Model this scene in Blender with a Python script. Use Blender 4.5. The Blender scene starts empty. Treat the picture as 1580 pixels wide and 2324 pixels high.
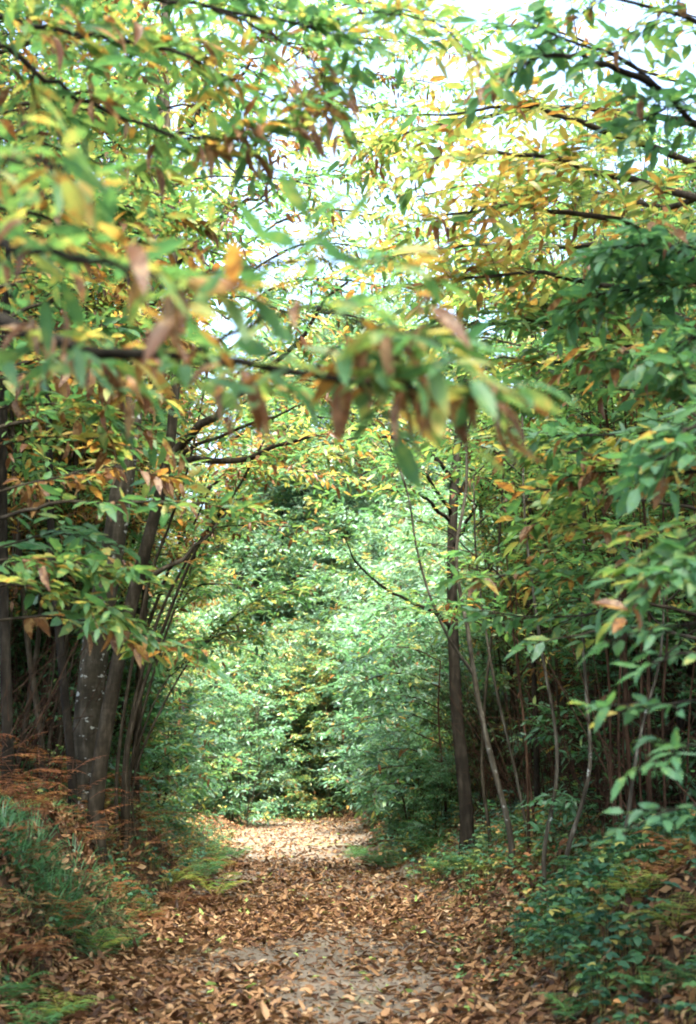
import bpy, math, numpy as np
from mathutils import Vector
R = math.radians
C = bpy.context.scene.collection
scn = bpy.context.scene

# ------------------------------------------------------------------ camera
CAMH = 1.5
PITCH = R(10.75)
K = 24.475 / 1580 / 50            # picture unit (1580 wide) to tangent
cam = bpy.data.cameras.new('camera'); cam.lens = 50; cam.sensor_fit = 'VERTICAL'; cam.sensor_height = 36; cam.sensor_width = 24.475
cam.clip_start = .1; cam.clip_end = 2000
cam.dof.use_dof = True; cam.dof.focus_distance = 19; cam.dof.aperture_fstop = 2.6; cam.dof.aperture_blades = 0
co = bpy.data.objects.new('camera', cam); C.objects.link(co)
co.location = (0, 0, CAMH); co.rotation_euler = (R(90) + PITCH, 0, 0)
scn.camera = co

# ------------------------------------------------------------------ sky and sun
SUN_EL, SUN_AZ = R(60), R(176)      # azimuth measured from the lane's direction towards the right
w = bpy.data.worlds.new('World'); scn.world = w; w.use_nodes = True
nt = w.node_tree; bg = nt.nodes['Background']
sky = nt.nodes.new('ShaderNodeTexSky'); sky.sky_type = 'NISHITA'; sky.sun_disc = False
sky.sun_elevation = SUN_EL; sky.sun_rotation = SUN_AZ; sky.air_density = 1.0; sky.dust_density = 4.0; sky.ozone_density = 1.0
nt.links.new(sky.outputs[0], bg.inputs[0]); bg.inputs[1].default_value = 0.12
sl = bpy.data.lights.new('sun', 'SUN'); sl.energy = 4.0; sl.angle = R(22); sl.color = (1, .95, .86)
so = bpy.data.objects.new('sun', sl); C.objects.link(so)
sd = Vector((math.sin(SUN_AZ) * math.cos(SUN_EL), math.cos(SUN_AZ) * math.cos(SUN_EL), math.sin(SUN_EL)))
so.rotation_euler = sd.to_track_quat('Z', 'Y').to_euler(); so.location = (0, 0, 40)
scn.view_settings.view_transform = 'Standard'; scn.view_settings.look = 'None'
scn.view_settings.exposure = 3.5; scn.view_settings.gamma = 1
cy = scn.cycles
cy.max_bounces = 8; cy.diffuse_bounces = 3; cy.transmission_bounces = 6; cy.glossy_bounces = 2
cy.sample_clamp_indirect = 6; cy.use_denoising = True; cy.pixel_filter_type = 'BLACKMAN_HARRIS'; cy.filter_width = 2.0

# ------------------------------------------------------------------ helpers
def rg(s): return np.random.default_rng(s)
def nrm(a): return a / np.maximum(np.linalg.norm(a, axis=-1, keepdims=True), 1e-9)
def ss(t): t = np.clip(t, 0, 1); return t * t * (3 - 2 * t)
def at(u, v, Y):
    """world point at depth Y seen at place (u, v) of the 1580x2324 photograph"""
    xc = (u - 790) * K; yc = (1162 - v) * K
    d = (xc, math.cos(PITCH) - yc * math.sin(PITCH), math.sin(PITCH) + yc * math.cos(PITCH))
    s = Y / d[1]
    return np.array([d[0] * s, Y, CAMH + d[2] * s])
def lane_x(y):
    y = np.asarray(y, float)
    return -.032 * y - .02 * np.clip(y - 44, 0, 60) ** 2
def height(x, y):
    x = np.asarray(x, float); y = np.asarray(y, float)
    d = x - lane_x(y)
    wob = .18 * np.sin(y * .9 + 1.3) + .1 * np.sin(y * 2.3)
    near = np.clip(1 - y / 9, 0, 1) * .0
    l = (1.22 - .85 * ss((y - 20) / 8)) * ss((-d - 1.72 + wob * .6) / 1.0) + .05 * np.clip(-d - 2.7, 0, 8)
    r = .95 * ss((d - 1.45 - wob * .7) / 1.8) + .02 * np.clip(d - 4, 0, 8)
    far = .22 * ss((y - 30) / 20)
    rough = .035 * np.sin(x * 3.1 + y * 1.7) * np.sin(y * 2.9 - x) + .02 * np.sin(x * 7 + y * 5.3)
    off = ss((np.abs(d) - 1.5) / .6)
    rut = -.03 * np.exp(-((np.abs(d) - .75) / .3) ** 2)
    return l + r + far + rough * (.15 + .85 * off) + rut

class Buf:
    def __init__(s): s.v = []; s.f = []; s.t = []; s.uv = []; s.n = 0
    def add(s, v, f, t=0.0, uv=None):
        v = np.asarray(v, float).reshape(-1, 3)
        s.v.append(v); s.f.append(np.asarray(f, int) + s.n)
        s.t.append(np.broadcast_to(np.asarray(t, float), (len(v),)).copy())
        s.uv.append(np.zeros((len(v), 2)) if uv is None else uv)
        s.n += len(v)
    def merge(s, o, slot):
        s.slot = [0] * len(s.f) + [slot] * len(o.f)
        s.f += [f + s.n for f in o.f]; s.v += o.v; s.t += o.t; s.uv += o.uv; s.n += o.n; return s
    def build(s, name, mat, parent=None, smooth=True, mat2=None):
        me = bpy.data.meshes.new(name)
        if s.n:
            V = np.concatenate(s.v); T = np.concatenate(s.t); U = np.concatenate(s.uv)
            li = np.concatenate([f.ravel() for f in s.f])
            cnt = np.concatenate([np.full(len(f), f.shape[1]) for f in s.f])
            me.vertices.add(len(V)); me.vertices.foreach_set('co', V.ravel())
            me.loops.add(len(li)); me.loops.foreach_set('vertex_index', li)
            me.polygons.add(len(cnt)); me.polygons.foreach_set('loop_start', np.concatenate([[0], np.cumsum(cnt)[:-1]]))
            me.polygons.foreach_set('use_smooth', np.full(len(cnt), smooth))
            if mat2 is not None: me.polygons.foreach_set('material_index', np.concatenate([np.full(len(f), k) for f, k in zip(s.f, s.slot)]))
            a = me.attributes.new('tint', 'FLOAT', 'POINT'); a.data.foreach_set('value', T)
            u = me.uv_layers.new(name='UVMap'); u.data.foreach_set('uv', U[li].ravel())
            me.update(calc_edges=True); me.validate()
        me.materials.append(mat)
        if mat2 is not None: me.materials.append(mat2)
        o = bpy.data.objects.new(name, me); C.objects.link(o)
        if parent is not None: o.parent = parent
        return o

def tag(o, label=None, cat=None, group=None, kind=None):
    for k, v in (('label', label), ('category', cat), ('group', group), ('kind', kind)):
        if v: o[k] = v
    return o
def thing(name, label, cat, loc=(0, 0, 0), group=None):
    o = bpy.data.objects.new(name, None); C.objects.link(o); o.location = loc; o.empty_display_size = .2
    return tag(o, label, cat, group)

def smooth_poly(P, n):
    """Catmull-Rom through the points P (m,k) -> n points"""
    P = np.asarray(P, float)
    if len(P) == 2: return P[0] + (P[1] - P[0]) * np.linspace(0, 1, n)[:, None]
    Q = np.vstack([2 * P[0] - P[1], P, 2 * P[-1] - P[-2]])
    s = np.linspace(0, len(P) - 1 - 1e-6, n); i = s.astype(int); t = (s - i)[:, None]
    a, b, c, d = Q[i], Q[i + 1], Q[i + 2], Q[i + 3]
    return .5 * (2 * b + (c - a) * t + (2 * a - 5 * b + 4 * c - d) * t ** 2 + (3 * b - 3 * c + d - a) * t ** 3)

def tube(buf, P, rad, sides=8, tint=0., lump=0., seed=0):
    P = np.asarray(P, float); n = len(P)
    T = nrm(np.gradient(P, axis=0)); ref = np.array([.31, .9, .17])
    if abs(T[0] @ nrm(ref)) > .8: ref = np.array([.9, .1, .3])
    A = nrm(np.cross(T, ref)); B = np.cross(T, A)
    an = np.linspace(0, 2 * np.pi, sides, endpoint=False)
    rr = np.asarray(rad, float)[:, None] * np.ones(sides)
    if lump: rr = rr * (1 + lump * (rg(seed).random((n, sides)) - .5))
    V = P[:, None] + rr[..., None] * (np.cos(an)[None, :, None] * A[:, None] + np.sin(an)[None, :, None] * B[:, None])
    i = np.arange(n - 1)[:, None] * sides; j = np.arange(sides)[None]; k = (j + 1) % sides
    F = np.stack([i + j, i + k, i + sides + k, i + sides + j], -1).reshape(-1, 4)
    buf.add(V, F, tint)
    tip = len(P) - 1
    buf.add(np.vstack([V[tip], P[tip]]), np.stack([np.arange(sides), (np.arange(sides) + 1) % sides, np.full(sides, sides)], -1), tint)

def twig_tubes(buf, P0, D, L, r, droop, tint=0.):
    n = len(P0)
    ts = np.array([0, .35, .7, 1.]); rs = np.array([1, .75, .5, .2])
    ref = nrm(np.cross(D, [.2, .1, 1.])); up = np.cross(ref, D)
    V = []
    for t, q in zip(ts, rs):
        c = P0 + D * (L * t)[:, None] - np.array([0, 0, 1.]) * (droop * L * t * t)[:, None]
        for a in (0, 2.1, 4.2):
            V.append(c + (ref * math.cos(a) + up * math.sin(a)) * (r * q)[:, None])
    V = np.stack(V, 1)
    F = []
    for s in range(3):
        for a in range(3):
            b = (a + 1) % 3; F.append([s * 3 + a, s * 3 + b, s * 3 + 3 + b, s * 3 + 3 + a])
    F = np.array(F)[None] + (np.arange(n) * 12)[:, None, None]
    buf.add(V.reshape(-1, 3), F.reshape(-1, 4), tint)

def leaf_template(ts, ws):
    v = []; rows = []
    for t, q in zip(ts, ws):
        if q == 0: rows.append([len(v)]); v.append((t, 0, 0))
        else:
            rows.append([len(v), len(v) + 1, len(v) + 2]); v += [(t, -q, 1), (t, 0, 0), (t, q, 1)]
    tr = []; qd = []
    for a, b in zip(rows, rows[1:]):
        if len(a) == 1: tr += [(a[0], b[1], b[0]), (a[0], b[2], b[1])]
        elif len(b) == 1: tr += [(a[0], a[1], b[0]), (a[1], a[2], b[0])]
        else: qd += [(a[0], a[1], b[1], b[0]), (a[1], a[2], b[2], b[1])]
    return np.array(v, float), np.array(tr, int), np.array(qd, int).reshape(-1, 4)
HI = leaf_template([0, .08, .24, .44, .64, .84, 1], [0, .42, .86, 1, .86, .46, 0])
MID = leaf_template([0, .28, .66, 1], [0, .92, .85, 0])
LO = (np.array([(0, 0, 0), (.5, -1, 1), (1, 0, 0), (.5, 1, 1)], float), np.array([(0, 2, 1), (0, 3, 2)]), np.zeros((0, 4), int))
TRI = (np.array([(0, -.25, 0), (0, .25, 0), (1, 0, 0)], float), np.array([(0, 1, 2)]), np.zeros((0, 4), int))

def leaves(buf, P, D, N, L, wr, tint, tpl=MID, curl=.25, fold=.3):
    n = len(P)
    if n == 0: return
    D = nrm(D); N = nrm(N - D * np.sum(N * D, -1, keepdims=True)); S = np.cross(D, N)
    V0, tr, qd = tpl; m = len(V0)
    t, s, f = V0[:, 0], V0[:, 1], V0[:, 2]
    curl = np.broadcast_to(curl, (n,)); fold = np.broadcast_to(fold, (n,)); L = np.broadcast_to(L, (n,)); wr = np.broadcast_to(wr, (n,))
    a = L[:, None] * t; b = (L * wr)[:, None] * s * .5
    z = -(curl * L)[:, None] * t ** 2 + (fold * L * wr)[:, None] * np.abs(s) * .5
    V = P[:, None] + D[:, None] * a[..., None] + S[:, None] * b[..., None] + N[:, None] * z[..., None]
    off = (np.arange(n) * m)[:, None, None]
    tt = np.repeat(np.broadcast_to(tint, (n,)), m)
    uv = np.tile(np.stack([s * .5 + .5, t], -1), (n, 1))
    base = buf.n
    buf.add(V.reshape(-1, 3), (tr[None] + off).reshape(-1, 3), tt, uv)
    if len(qd):
        buf.f.append((qd[None] + off).reshape(-1, 4) + base)
        # faces only: vertices are the ones just added

MODES = {  # weights, centres on the leaf colour ramp
    'green': ([.58, .27, .09, .03, .03], [.20, .36, .52, .66, .88]),
    'bright': ([.36, .40, .13, .06, .05], [.24, .38, .52, .68, .86]),
    'mixed': ([.44, .24, .10, .08, .14], [.20, .36, .52, .70, .90]),
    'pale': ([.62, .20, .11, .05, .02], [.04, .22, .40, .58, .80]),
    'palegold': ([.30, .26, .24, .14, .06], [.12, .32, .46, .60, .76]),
    'gold': ([.08, .34, .28, .22, .08], [.26, .40, .53, .66, .80]),
    'autumn': ([.16, .24, .24, .24, .12], [.26, .38, .54, .72, .86]),
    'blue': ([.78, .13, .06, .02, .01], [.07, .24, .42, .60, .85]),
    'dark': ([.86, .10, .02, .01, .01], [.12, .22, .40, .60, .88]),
    'rusty': ([.12, .14, .18, .24, .32], [.14, .34, .54, .74, .92]),
}
def tints(r, n, mode, per=1):
    wg, c = MODES[mode]; wg = np.array(wg); wg = wg / wg.sum(); c = np.array(c)
    k = r.choice(len(c), size=n, p=wg)
    g = r.choice(len(c), size=n // max(per, 1) + 1, p=wg)     # leaves of one twig tend to turn together
    if per > 1:
        same = r.random(n) < .62; k = np.where(same, np.repeat(g, per)[:n], k)
    return np.clip(c[k] + r.normal(0, .035, n), 0.01, .99)

def spray(r, wood, crown, P0, D, L, gap, LL, mode, tpl=MID, droop=.12, wr=.34, tr=.004, curl=.28, updir=None, jit=.3):
    """flat leafy twigs: alternate leaves on both sides of each twig"""
    n = len(P0)
    if n == 0: return
    D = nrm(D); L = np.broadcast_to(L, (n,)).astype(float)
    twig_tubes(wood, P0, D, L, np.full(n, tr), np.full(n, droop))
    k = max(3, int(L.mean() / gap))
    up = np.array([0, 0, 1.]) + r.normal(0, .22, (n, 3))
    j = np.arange(k)
    t = ((j[None] + 1 + r.random((n, k)) * .5) / (k + .5))
    Z = np.array([0, 0, 1.])
    pos = P0[:, None] + D[:, None] * (L[:, None] * t)[..., None] - Z * (droop * L[:, None] * t * t)[..., None]
    S = nrm(np.cross(D, up))
    side = np.where((j % 2) == 0, 1., -1.)[None, :, None]
    last = (j == k - 1)[None, :, None]
    spread = np.where(last, .15, .9)
    ld = D[:, None] * .62 + side * S[:, None] * spread + r.normal(0, .22, (n, k, 3)) - Z * (.0 + .45 * r.random((n, k, 1)) ** 3)
    N = up[:, None] + r.normal(0, jit, (n, k, 3))
    keep = r.random((n, k)) < .9
    m = keep.ravel()
    T = tints(r, n * k, mode, k)
    ld[..., 2] -= np.where(T > .8, r.uniform(0, 1.4, n * k), 0).reshape(n, k)      # withered leaves hang
    LLs = LL * r.uniform(.6, 1.15, n * k)
    cu = curl * r.uniform(-.3, 1.3, n * k); fo = r.uniform(.05, .5, n * k)
    cu = np.where(T > .8, cu * 1.8, cu); fo = np.where(T > .8, fo + .3, fo)
    leaves(crown, pos.reshape(-1, 3)[m], ld.reshape(-1, 3)[m], N.reshape(-1, 3)[m], LLs[m], wr * r.uniform(.85, 1.15, m.sum()), T[m], tpl, cu[m], fo[m])

def branch(r, wood, crown, P, r0, r1, mode='mixed', ntw=14, twl=.6, gap=.055, LL=.15, f0=.2, f1=1., tpl=MID, droop=.12, sides=6, ang=.9, vert=.22, wr=.34, tr=.004, n=14):
    """a limb through the points P with leafy side twigs"""
    P = smooth_poly(P, n)
    P[1:-1] += r.normal(0, r0 * .5, (n - 2, 3))
    tube(wood, P, np.linspace(r0, r1, n), sides)
    if ntw <= 0: return
    t = np.sort(r.uniform(f0, f1, ntw)) * (n - 1); i = np.minimum(t.astype(int), n - 2); q = (t - i)[:, None]
    P0 = P[i] * (1 - q) + P[i + 1] * q; T = nrm(P[i + 1] - P[i])
    S = nrm(np.cross(T, [0, 0, 1.]) + 1e-6) * np.where(r.random(ntw) < .5, 1, -1)[:, None]
    D = T * r.uniform(.3, 1, (ntw, 1)) + S * ang * r.uniform(.5, 1.2, (ntw, 1)) + np.array([0, 0, 1]) * r.normal(0, vert, (ntw, 1))
    L = twl * r.uniform(.5, 1.15, ntw) * (1.15 - .5 * t / (n - 1))
    spray(r, wood, crown, np.vstack([P0, P[-1:]]), np.vstack([D, T[-1:]]), np.append(L, twl * .5), gap, LL, mode, tpl, droop, wr, tr)

# ------------------------------------------------------------------ materials
def nodes(name):
    m = bpy.data.materials.new(name); m.use_nodes = True
    t = m.node_tree; b = t.nodes['Principled BSDF']; return m, t, b
def N(t, typ, **kw):
    n = t.nodes.new(typ)
    for k, v in kw.items(): setattr(n, k, v)
    return n
def ramp(t, fac, stops, interp='LINEAR'):
    n = N(t, 'ShaderNodeValToRGB'); e = n.color_ramp.elements; n.color_ramp.interpolation = interp
    while len(e) < len(stops): e.new(.5)
    for a, (p, c) in zip(e, stops): a.position = p; a.color = (*c, 1)
    t.links.new(fac, n.inputs[0]); return n.outputs[0]
def noise(t, scale, detail=5, vec=None, rough=.6, coord='Object'):
    if vec is None: vec = N(t, 'ShaderNodeTexCoord').outputs[coord]
    n = N(t, 'ShaderNodeTexNoise'); n.inputs['Scale'].default_value = scale; n.inputs['Detail'].default_value = detail
    n.inputs['Roughness'].default_value = rough; t.links.new(vec, n.inputs['Vector']); return n.outputs[0]
def mix(t, fac, a, b, mode='MIX'):
    n = N(t, 'ShaderNodeMix', data_type='RGBA', blend_type=mode)
    for s, v in ((n.inputs[0], fac), (n.inputs[6], a), (n.inputs[7], b)):
        if isinstance(v, (int, float)): s.default_value = v
        elif isinstance(v, tuple): s.default_value = (*v, 1)
        else: t.links.new(v, s)
    return n.outputs[2]
def mapping(t, sc):
    m = N(t, 'ShaderNodeMapping'); m.inputs['Scale'].default_value = sc
    t.links.new(N(t, 'ShaderNodeTexCoord').outputs['Object'], m.inputs[0]); return m.outputs[0]
def bump(t, b, h, s, d=.02):
    n = N(t, 'ShaderNodeBump'); n.inputs['Strength'].default_value = s; n.inputs['Distance'].default_value = d
    t.links.new(h, n.inputs['Height']); t.links.new(n.outputs[0], b.inputs['Normal'])

LEAF_RAMP = [(0, (.135, .225, .175)), (.12, (.055, .150, .080)), (.26, (.068, .165, .062)), (.40, (.120, .215, .068)), (.52, (.250, .285, .090)),  # first stop is pale: leaf undersides, plus sky sheen put into the colour
             (.62, (.38, .32, .100)), (.72, (.330, .165, .045)), (.84, (.165, .070, .026)), (.93, (.095, .040, .020)), (1, (.25, .15, .08))]
def leaf_mat(name, veins, transl=.5, stops=LEAF_RAMP, rough=.42, spec=.5, patch=False):
    m, t, b = nodes(name)
    a = N(t, 'ShaderNodeAttribute', attribute_name='tint')
    nz = noise(t, 26 if veins else 9, 3)
    nv = noise(t, 17, 4, rough=.7)
    ma = N(t, 'ShaderNodeMapRange'); ma.inputs[1].default_value = .5; ma.inputs[2].default_value = .75; ma.inputs[3].default_value = 0; ma.inputs[4].default_value = .42 if veins else .2
    t.links.new(nv, ma.inputs[0]); ad = N(t, 'ShaderNodeMath', operation='ADD', use_clamp=True); t.links.new(a.outputs['Fac'], ad.inputs[0]); t.links.new(ma.outputs[0], ad.inputs[1])
    c = ramp(t, ad.outputs[0] if patch else a.outputs['Fac'], stops)
    c = mix(t, .35, c, ramp(t, nz, [(.3, (.55, .55, .5)), (.7, (1.35, 1.3, 1.2))]), 'MULTIPLY')
    if veins:
        uv = N(t, 'ShaderNodeUVMap'); sx = N(t, 'ShaderNodeSeparateXYZ'); t.links.new(uv.outputs[0], sx.inputs[0])
        d = N(t, 'ShaderNodeMath', operation='SUBTRACT'); t.links.new(sx.outputs[0], d.inputs[0]); d.inputs[1].default_value = .5
        ab = N(t, 'ShaderNodeMath', operation='ABSOLUTE'); t.links.new(d.outputs[0], ab.inputs[0])
        ml = N(t, 'ShaderNodeMath', operation='MULTIPLY_ADD'); t.links.new(ab.outputs[0], ml.inputs[0]); ml.inputs[1].default_value = -.5; t.links.new(sx.outputs[1], ml.inputs[2])
        sn = N(t, 'ShaderNodeMath', operation='MULTIPLY'); t.links.new(ml.outputs[0], sn.inputs[0]); sn.inputs[1].default_value = 95
        si = N(t, 'ShaderNodeMath', operation='SINE'); t.links.new(sn.outputs[0], si.inputs[0])
        v1 = ramp(t, si.outputs[0], [(.8, (1, 1, 1)), (1, (1.25, 1.25, 1.1))])
        v2 = ramp(t, ab.outputs[0], [(.0, (1.6, 1.55, 1.3)), (.035, (1, 1, 1))])
        c = mix(t, .8, mix(t, .7, c, v1, 'MULTIPLY'), v2, 'MULTIPLY')
        bump(t, b, si.outputs[0], .25, .002)
    t.links.new(c, b.inputs['Base Color']); b.inputs['Roughness'].default_value = rough; b.inputs['Specular IOR Level'].default_value = spec
    tr = N(t, 'ShaderNodeBsdfTranslucent')
    c2 = mix(t, 1., c, (1.6, 1.6, 1.1), 'MULTIPLY'); t.links.new(c2, tr.inputs[0])
    ms = N(t, 'ShaderNodeMixShader'); ms.inputs[0].default_value = transl
    t.links.new(b.outputs[0], ms.inputs[1]); t.links.new(tr.outputs[0], ms.inputs[2])
    t.links.new(ms.outputs[0], t.nodes['Material Output'].inputs[0])
    return m
M = {}
M['leaf'] = leaf_mat('chestnut_leaf', False, patch=True)
M['leaf_far'] = leaf_mat('distant_chestnut_leaf', False, .32, rough=.38, spec=.6)
M['leaf_near'] = leaf_mat('chestnut_leaf_veined', True, patch=True)
M['litter'] = leaf_mat('fallen_leaf', False, .12, [(0, (.018, .010, .006)), (.2, (.058, .026, .012)), (.45, (.110, .054, .023)), (.7, (.195, .112, .052)), (.9, (.29, .195, .112)), (.97, (.34, .28, .2)), (1, (.2, .3, .08))], .6, .2)
M['fern'] = leaf_mat('fern_frond', False, .35, [(0, (.03, .10, .05)), (.3, (.07, .17, .04)), (.5, (.28, .27, .05)), (.7, (.27, .155, .06)), (.85, (.165, .066, .028)), (1, (.095, .037, .019))], .6, .3)
M['grass'] = leaf_mat('grass_blade', False, .3, [(0, (.02, .08, .035)), (.5, (.05, .15, .04)), (.8, (.20, .24, .06)), (1, (.42, .34, .16))], .5, .4)
M['bramble'] = leaf_mat('bramble_leaf', False, .25, [(0, (.018, .062, .040)), (.4, (.028, .09, .045)), (.7, (.07, .16, .05)), (.9, (.28, .26, .07)), (1, (.35, .15, .06))], .55, .3)

def bark(name, base, light, lichen=0., sc=(1, 1, .25)):
    m, t, b = nodes(name)
    v = mapping(t, sc)
    n1 = noise(t, 14, 6, v); n2 = noise(t, 2.2, 4)
    c = ramp(t, n1, [(.28, tuple(x * .45 for x in base)), (.5, base), (.72, light)])
    c = mix(t, .5, c, ramp(t, n2, [(.35, (.6, .62, .6)), (.65, (1.3, 1.25, 1.15))]), 'MULTIPLY')
    v3 = mapping(t, (1, 1, 5)); n3 = noise(t, 3, 3, v3)
    c = mix(t, .5, c, ramp(t, n3, [(.42, (.7, .7, .7)), (.58, (1.15, 1.15, 1.15))]), 'MULTIPLY')
    if lichen:
        n4 = noise(t, 7, 4, mapping(t, (1, 1, 1.6)))
        c = mix(t, ramp(t, n4, [(.66 - lichen, (0, 0, 0)), (.70 - lichen, (1, 1, 1))]), c, (.27, .29, .27))
    t.links.new(c, b.inputs['Base Color']); b.inputs['Roughness'].default_value = .9; b.inputs['Specular IOR Level'].default_value = .1
    bump(t, b, n1, .7, .02); return m
M['bark'] = bark('chestnut_bark', (.030, .025, .017), (.075, .065, .048))
M['bark_big'] = bark('lichened_bark', (.034, .030, .021), (.078, .070, .054), .05)
M['bark_smooth'] = bark('young_smooth_bark', (.045, .04, .03), (.15, .145, .12), .02, (1, 1, .12))
M['bark_red'] = bark('reddish_shoot_bark', (.032, .018, .011), (.075, .044, .028), 0)
M['bark_dark'] = bark('dark_bark', (.014, .012, .009), (.035, .031, .024))

m, t, b = nodes('forest_soil'); M['soil'] = m
n1 = noise(t, 3, 8); n2 = noise(t, 22, 6)
c = ramp(t, n1, [(.3, (.018, .012, .008)), (.55, (.045, .027, .016)), (.75, (.085, .05, .027))])
c = mix(t, .6, c, ramp(t, n2, [(.3, (.5, .5, .5)), (.7, (1.5, 1.45, 1.3))]), 'MULTIPLY')
t.links.new(c, b.inputs['Base Color']); b.inputs['Roughness'].default_value = .95; b.inputs['Specular IOR Level'].default_value = .1; bump(t, b, n2, .8, .05)
m, t, b = nodes('sandy_path'); M['sand'] = m
n1 = noise(t, 1.1, 6); n2 = noise(t, 40, 6); n3 = noise(t, .9, 4, rough=.5)
c = ramp(t, n1, [(.3, (.055, .044, .03)), (.5, (.09, .073, .052)), (.72, (.14, .118, .088))])
c = mix(t, .6, c, ramp(t, n2, [(.3, (.6, .6, .6)), (.7, (1.3, 1.28, 1.22))]), 'MULTIPLY')
moss = ramp(t, n3, [(.62, (0, 0, 0)), (.68, (1, 1, 1))])
c = mix(t, moss, c, (.11, .135, .045))
t.links.new(c, b.inputs['Base Color']); b.inputs['Roughness'].default_value = .9; bump(t, b, n2, .5, .01)

# ------------------------------------------------------------------ ground and path
def grid(X, Y, zf):
    nx, ny = len(X), len(Y)
    gx, gy = np.meshgrid(X, Y); z = zf(gx, gy)
    i = np.arange(ny - 1)[:, None] * nx + np.arange(nx - 1)[None]
    F = np.stack([i, i + 1, i + nx + 1, i + nx], -1).reshape(-1, 4)
    return np.stack([gx, gy, z], -1).reshape(-1, 3), F
near = np.arange(-12, 12.01, .14)
X = np.concatenate([-np.geomspace(400, 12.5, 22), near, np.geomspace(12.5, 400, 22)])
Y = np.concatenate([-np.geomspace(200, 3, 12), np.arange(-2, 62, .16), np.geomspace(62.5, 600, 26)])
def gh(x, y):
    d = np.abs(x - lane_x(y))
    return height(x, y) - .04 * ss((1.62 - d) / .2) * (y < 58) * (y > -1)
g = Buf(); v, f = grid(X, Y, gh); g.add(v, f)
tag(g.build('ground', M['soil']), kind='structure')
dd = np.linspace(-1.8, 1.8, 40); yy = np.arange(0, 57, .2)
gd, gy = np.meshgrid(dd, yy); gx = gd + lane_x(gy)
pz = height(gx, gy) + .004
pb = Buf(); i = np.arange(len(yy) - 1)[:, None] * 40 + np.arange(39)[None]
pb.add(np.stack([gx, gy, pz], -1).reshape(-1, 3), np.stack([i, i + 1, i + 41, i + 40], -1).reshape(-1, 4))
tag(pb.build('path', M['sand']), kind='structure')

# fallen leaves: uncountable litter over path and banks
def vnoise(x, y, s, seed):
    r = rg(seed); a = 0
    for k in range(5):
        th = r.uniform(0, 6.28); fq = s * r.uniform(.6, 1.6); a = a + np.sin((x * math.cos(th) + y * math.sin(th)) * fq + r.uniform(0, 6.28))
    return a / 5
def litter(n, seed, y0, y1, dspan, LL, tpl, lift=.0, dens=None, name='fallen_leaves'):
    r = rg(seed); u = r.random(n); y = y0 + (y1 - y0) * u
    x = lane_x(y) + r.uniform(-dspan[0], dspan[1], n)
    d = x - lane_x(y)
    keep = np.ones(n, bool) if dens is None else (r.random(n) < dens(d, x, y))
    x, y, d = x[keep], y[keep], d[keep]; n = len(x)
    z = height(x, y) + .008 + np.abs(r.normal(0, .012, n)) + lift * r.random(n) ** 2
    th = r.uniform(0, 6.283, n)
    e = .05; gxn = (height(x + e, y) - height(x - e, y)) / (2 * e); gyn = (height(x, y + e) - height(x, y - e)) / (2 * e)
    Nn = nrm(np.stack([-gxn, -gyn, np.ones(n)], -1)) + r.normal(0, .24, (n, 3))
    D = np.stack([np.cos(th), np.sin(th), np.zeros(n)], -1)
    D = D - Nn * np.sum(D * nrm(Nn), -1, keepdims=True)
    T = np.clip(r.beta(1.6, 1.7, n) - .05, 0, .98); T[r.random(n) < .012] = 1.
    L = LL * r.uniform(.5, 1.15, n)
    bf = Buf(); leaves(bf, np.stack([x, y, z], -1), D, Nn, L, .42 * r.uniform(.8, 1.3, n), T, tpl, r.normal(-.02, .25, n), r.uniform(0, 1.1, n))
    return bf
def dpath(d, x, y):
    patch = vnoise(x, y, 1.5, 5) * 1.1 + .5 * vnoise(x, y, 4, 6) + .3 * np.exp(-((d - .4) / .6) ** 2) * ss((13 - y) / 2)
    onp = ss((1.5 - np.abs(d)) / .9)
    bare = onp * ss((patch - .0) / .3) * ss((17 - y) / 3)
    far = ss((y - 26.5) / 3) * ss((1.9 - np.abs(d)) / .4)
    return np.clip((1 - .84 * bare) * (1 - .6 * far), .0, 1) * (.55 + .45 * (vnoise(x, y, 2.2, 8) > -.25))
b1 = litter(48000, 1, 6, 19, (2.6, 3.2), .104, MID, .02, dpath)
b2 = litter(38000, 2, 19, 52, (3.6, 4.2), .14, LO, .02, dpath)
b4 = litter(26000, 4, 7, 22, (1.9, 2.2), .035, LO, .004, lambda d, x, y: np.ones(len(x)) * .9)
b3 = litter(16000, 3, 8, 45, (9, 9), .15, LO, .04, lambda d, x, y: (np.abs(d) > 2.2) * 1.)
for q in (b2, b3):
    for a, tt_, uu in zip(q.v, q.t, q.uv): pass
lb = Buf()
for q in (b1, b2, b3, b4):
    base = lb.n
    lb.v += q.v; lb.t += q.t; lb.uv += q.uv; lb.f += [ff + base for ff in q.f]; lb.n += q.n
tag(lb.build('fallen_leaves', M['litter'], smooth=False), kind='stuff')

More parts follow.
